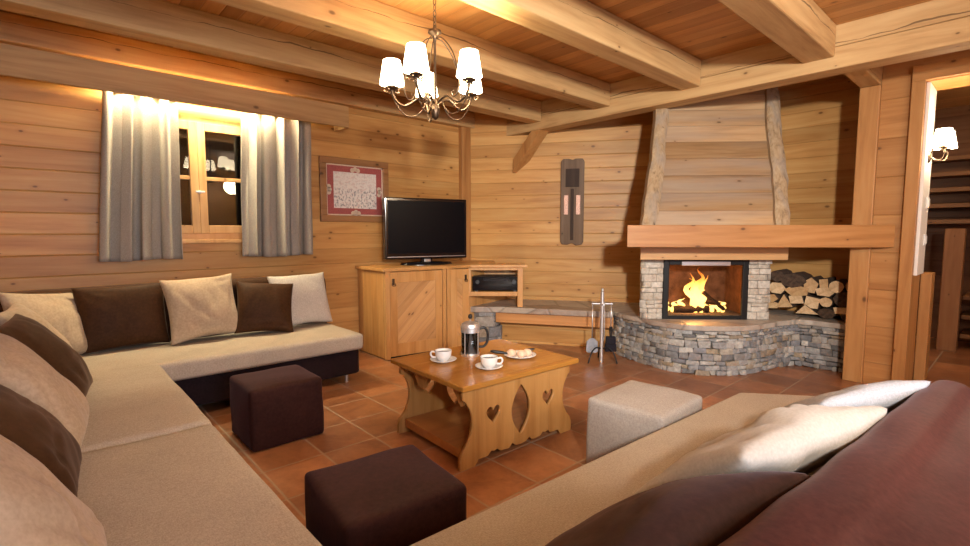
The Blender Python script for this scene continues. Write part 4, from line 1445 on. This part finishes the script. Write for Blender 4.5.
for k in range(5):
    a = R(180 + 72 * k)
    d = rv * math.cos(a) + fv * math.sin(a)
    ang = math.atan2(d.y, d.x)
    b = tube(bmesh.new(), smoothpts([(d.x * r, d.y * r, z) for r, z in prof_arm], 6), .0062, 8)
    arm = obj('arm', b, M['bronze'], t, True, 60)
    cxx, cyy = d.x * .23, d.y * .23
    b = bmesh.new()
    lathe(b, [(0, 1.955), (.012, 1.957), (.034, 1.966), (.036, 1.970), (.014, 1.968), (.012, 2.02), (.016, 2.022), (.016, 2.026), (0, 2.026)], 20, (cxx, cyy, 0))
    for q in range(5):
        aa = 2 * PI * q / 5
        tube(b, smoothpts([(cxx + .01 * math.cos(aa), cyy + .01 * math.sin(aa), 1.955), (cxx + .03 * math.cos(aa), cyy + .03 * math.sin(aa), 1.945), (cxx + .045 * math.cos(aa), cyy + .045 * math.sin(aa), 1.952)], 4), .003, 6)
    obj('candle_cup', b, M['bronze'], arm, True, 50)
    b = lathe(bmesh.new(), [(.066, 1.985), (.046, 2.108), (.0445, 2.108), (.0645, 1.985)], 32, (cxx, cyy, 0))
    obj('shade', b, M['shade'], arm, True, 60)
    b = tube(bmesh.new(), smoothpts([(d.x * r, d.y * r, z) for r, z in scroll], 5), .0032, 6)
    tube(b, smoothpts([(d.x * r, d.y * r, z) for r, z in loop], 5), .003, 6)
    obj('scroll_wire', b, M['bronze'], arm, True)
    SHADES.append((CX + cxx, CY + cyy, 2.045))

# sconce on the white board
SX, SY, SZs = 4.97, JY - .022, 1.76
t = thing('wall_sconce', 'bronze wall sconce with lit cream shades on the doorway jamb', 'wall lamp', (SX, SY, SZs))
bm = lathe(bmesh.new(), [(0, 0), (.03, 0), (.026, .012), (.01, .018), (0, .018)], 24)
bmesh.ops.transform(bm, matrix=Matrix.Diagonal((.8, 1.6, 1, 1)), verts=bm.verts)
bmesh.ops.transform(bm, matrix=Matrix.Rotation(R(90), 4, 'X'), verts=bm.verts)
obj('backplate', bm, M['bronze'], t, True, 50)
SC = []
for k, dx in enumerate((-.07, .07)):
    sx_, sy_ = dx, -.085
    b = tube(bmesh.new(), smoothpts([(0, -.01, 0), (dx * .3, -.05, -.03), (dx * .9, -.085, -.03), (dx * 1.15, -.10, .01), (sx_, sy_, .05)], 6), .006, 8)
    tube(b, smoothpts([(0, -.012, .02), (dx * .5, -.04, .10), (dx * .9, -.03, .14), (dx * 1.1, -.045, .12)], 5), .003, 6)
    arm = obj('arm', b, M['bronze'], t, True)
    obj('candle_cup', lathe(bmesh.new(), [(0, .04), (.03, .052), (.032, .057), (.012, .055), (.012, .09), (0, .09)], 18, (sx_, sy_, 0)), M['bronze'], arm, True, 50)
    obj('shade', lathe(bmesh.new(), [(.068, .06), (.045, .185), (.0435, .185), (.0665, .06)], 28, (sx_, sy_, 0)), M['shade'], arm, True, 60)
    SC.append((SX + sx_, SY + sy_, SZs + .12))

# ------------------------------------------------------------------ camera
cam = bpy.data.cameras.new('camera')
cam.sensor_width = 36
cam.lens = 492 / 970 * 36
cam.clip_start = .02
co_ = bpy.data.objects.new('camera', cam)
link(co_)
yaw, pit = R(47.9), R(4.75)
fwd = Vector((math.cos(yaw) * math.cos(pit), math.sin(yaw) * math.cos(pit), -math.sin(pit)))
co_.location = (0, 0, 1.2)
co_.rotation_euler = fwd.to_track_quat('-Z', 'Y').to_euler()
sc.camera = co_

# ------------------------------------------------------------------ light
def lamp(name, typ, loc, energy, col, rot=(0, 0, 0), **k):
    d = bpy.data.lights.new(name, typ)
    d.energy = energy
    d.color = col
    for a, v in k.items():
        setattr(d, a, v)
    o = bpy.data.objects.new(name, d)
    link(o)
    o.location = loc
    o.rotation_euler = rot
    return o
WARM = (1.0, .81, .57)
for i, p in enumerate(SHADES):
    lamp('chandelier_bulb', 'POINT', p, 13, WARM, shadow_soft_size=.025)
for p in SC:
    lamp('sconce_bulb', 'POINT', p, 8, WARM, shadow_soft_size=.025)
lamp('pelmet_strip', 'AREA', (1.0, 4.36, 2.27), 34, (1.0, .82, .50), (R(14), 0, 0), shape='RECTANGLE', size=1.15, size_y=.04)
kl = Vector((-.25, -1.05, 1.9))
lamp('room_spot', 'SPOT', kl, 620, (1.0, .93, .84), (Vector((4.3, 2.7, 1.45)) - kl).to_track_quat('-Z', 'Y').to_euler(), shadow_soft_size=.10, spot_size=R(64), spot_blend=1.0)
lamp('back_room_lamp', 'POINT', (2.9, -1.7, 2.1), 50, WARM, shadow_soft_size=.15)
lamp('cool_fill', 'AREA', (.42, -2.45, 1.6), 75, (.74, .84, 1.0), (R(90), 0, 0), shape='RECTANGLE', size=1.6, size_y=1.3)  # unseen cool fill added behind the camera; solid wall there, no window
fp = MF @ Vector(((sL1 + sR0) / 2 - .03, FN + .16, HZ + .22))
lamp('fire_glow', 'POINT', fp, 13, (1.0, .42, .12), shadow_soft_size=.08)
lamp('hall_fill', 'POINT', (6.2, -.3, 2.3), 16, WARM, shadow_soft_size=.1)  # unseen point light added to brighten the hallway, no fitting modelled

wd = bpy.data.worlds.new('world')
sc.world = wd
wd.use_nodes = True
wd.node_tree.nodes['Background'].inputs[0].default_value = (.01, .012, .02, 1)
wd.node_tree.nodes['Background'].inputs[1].default_value = .2
sc.view_settings.view_transform = 'Standard'
sc.view_settings.look = 'None'
sc.view_settings.exposure = 0.6
sc.view_settings.gamma = 1.0
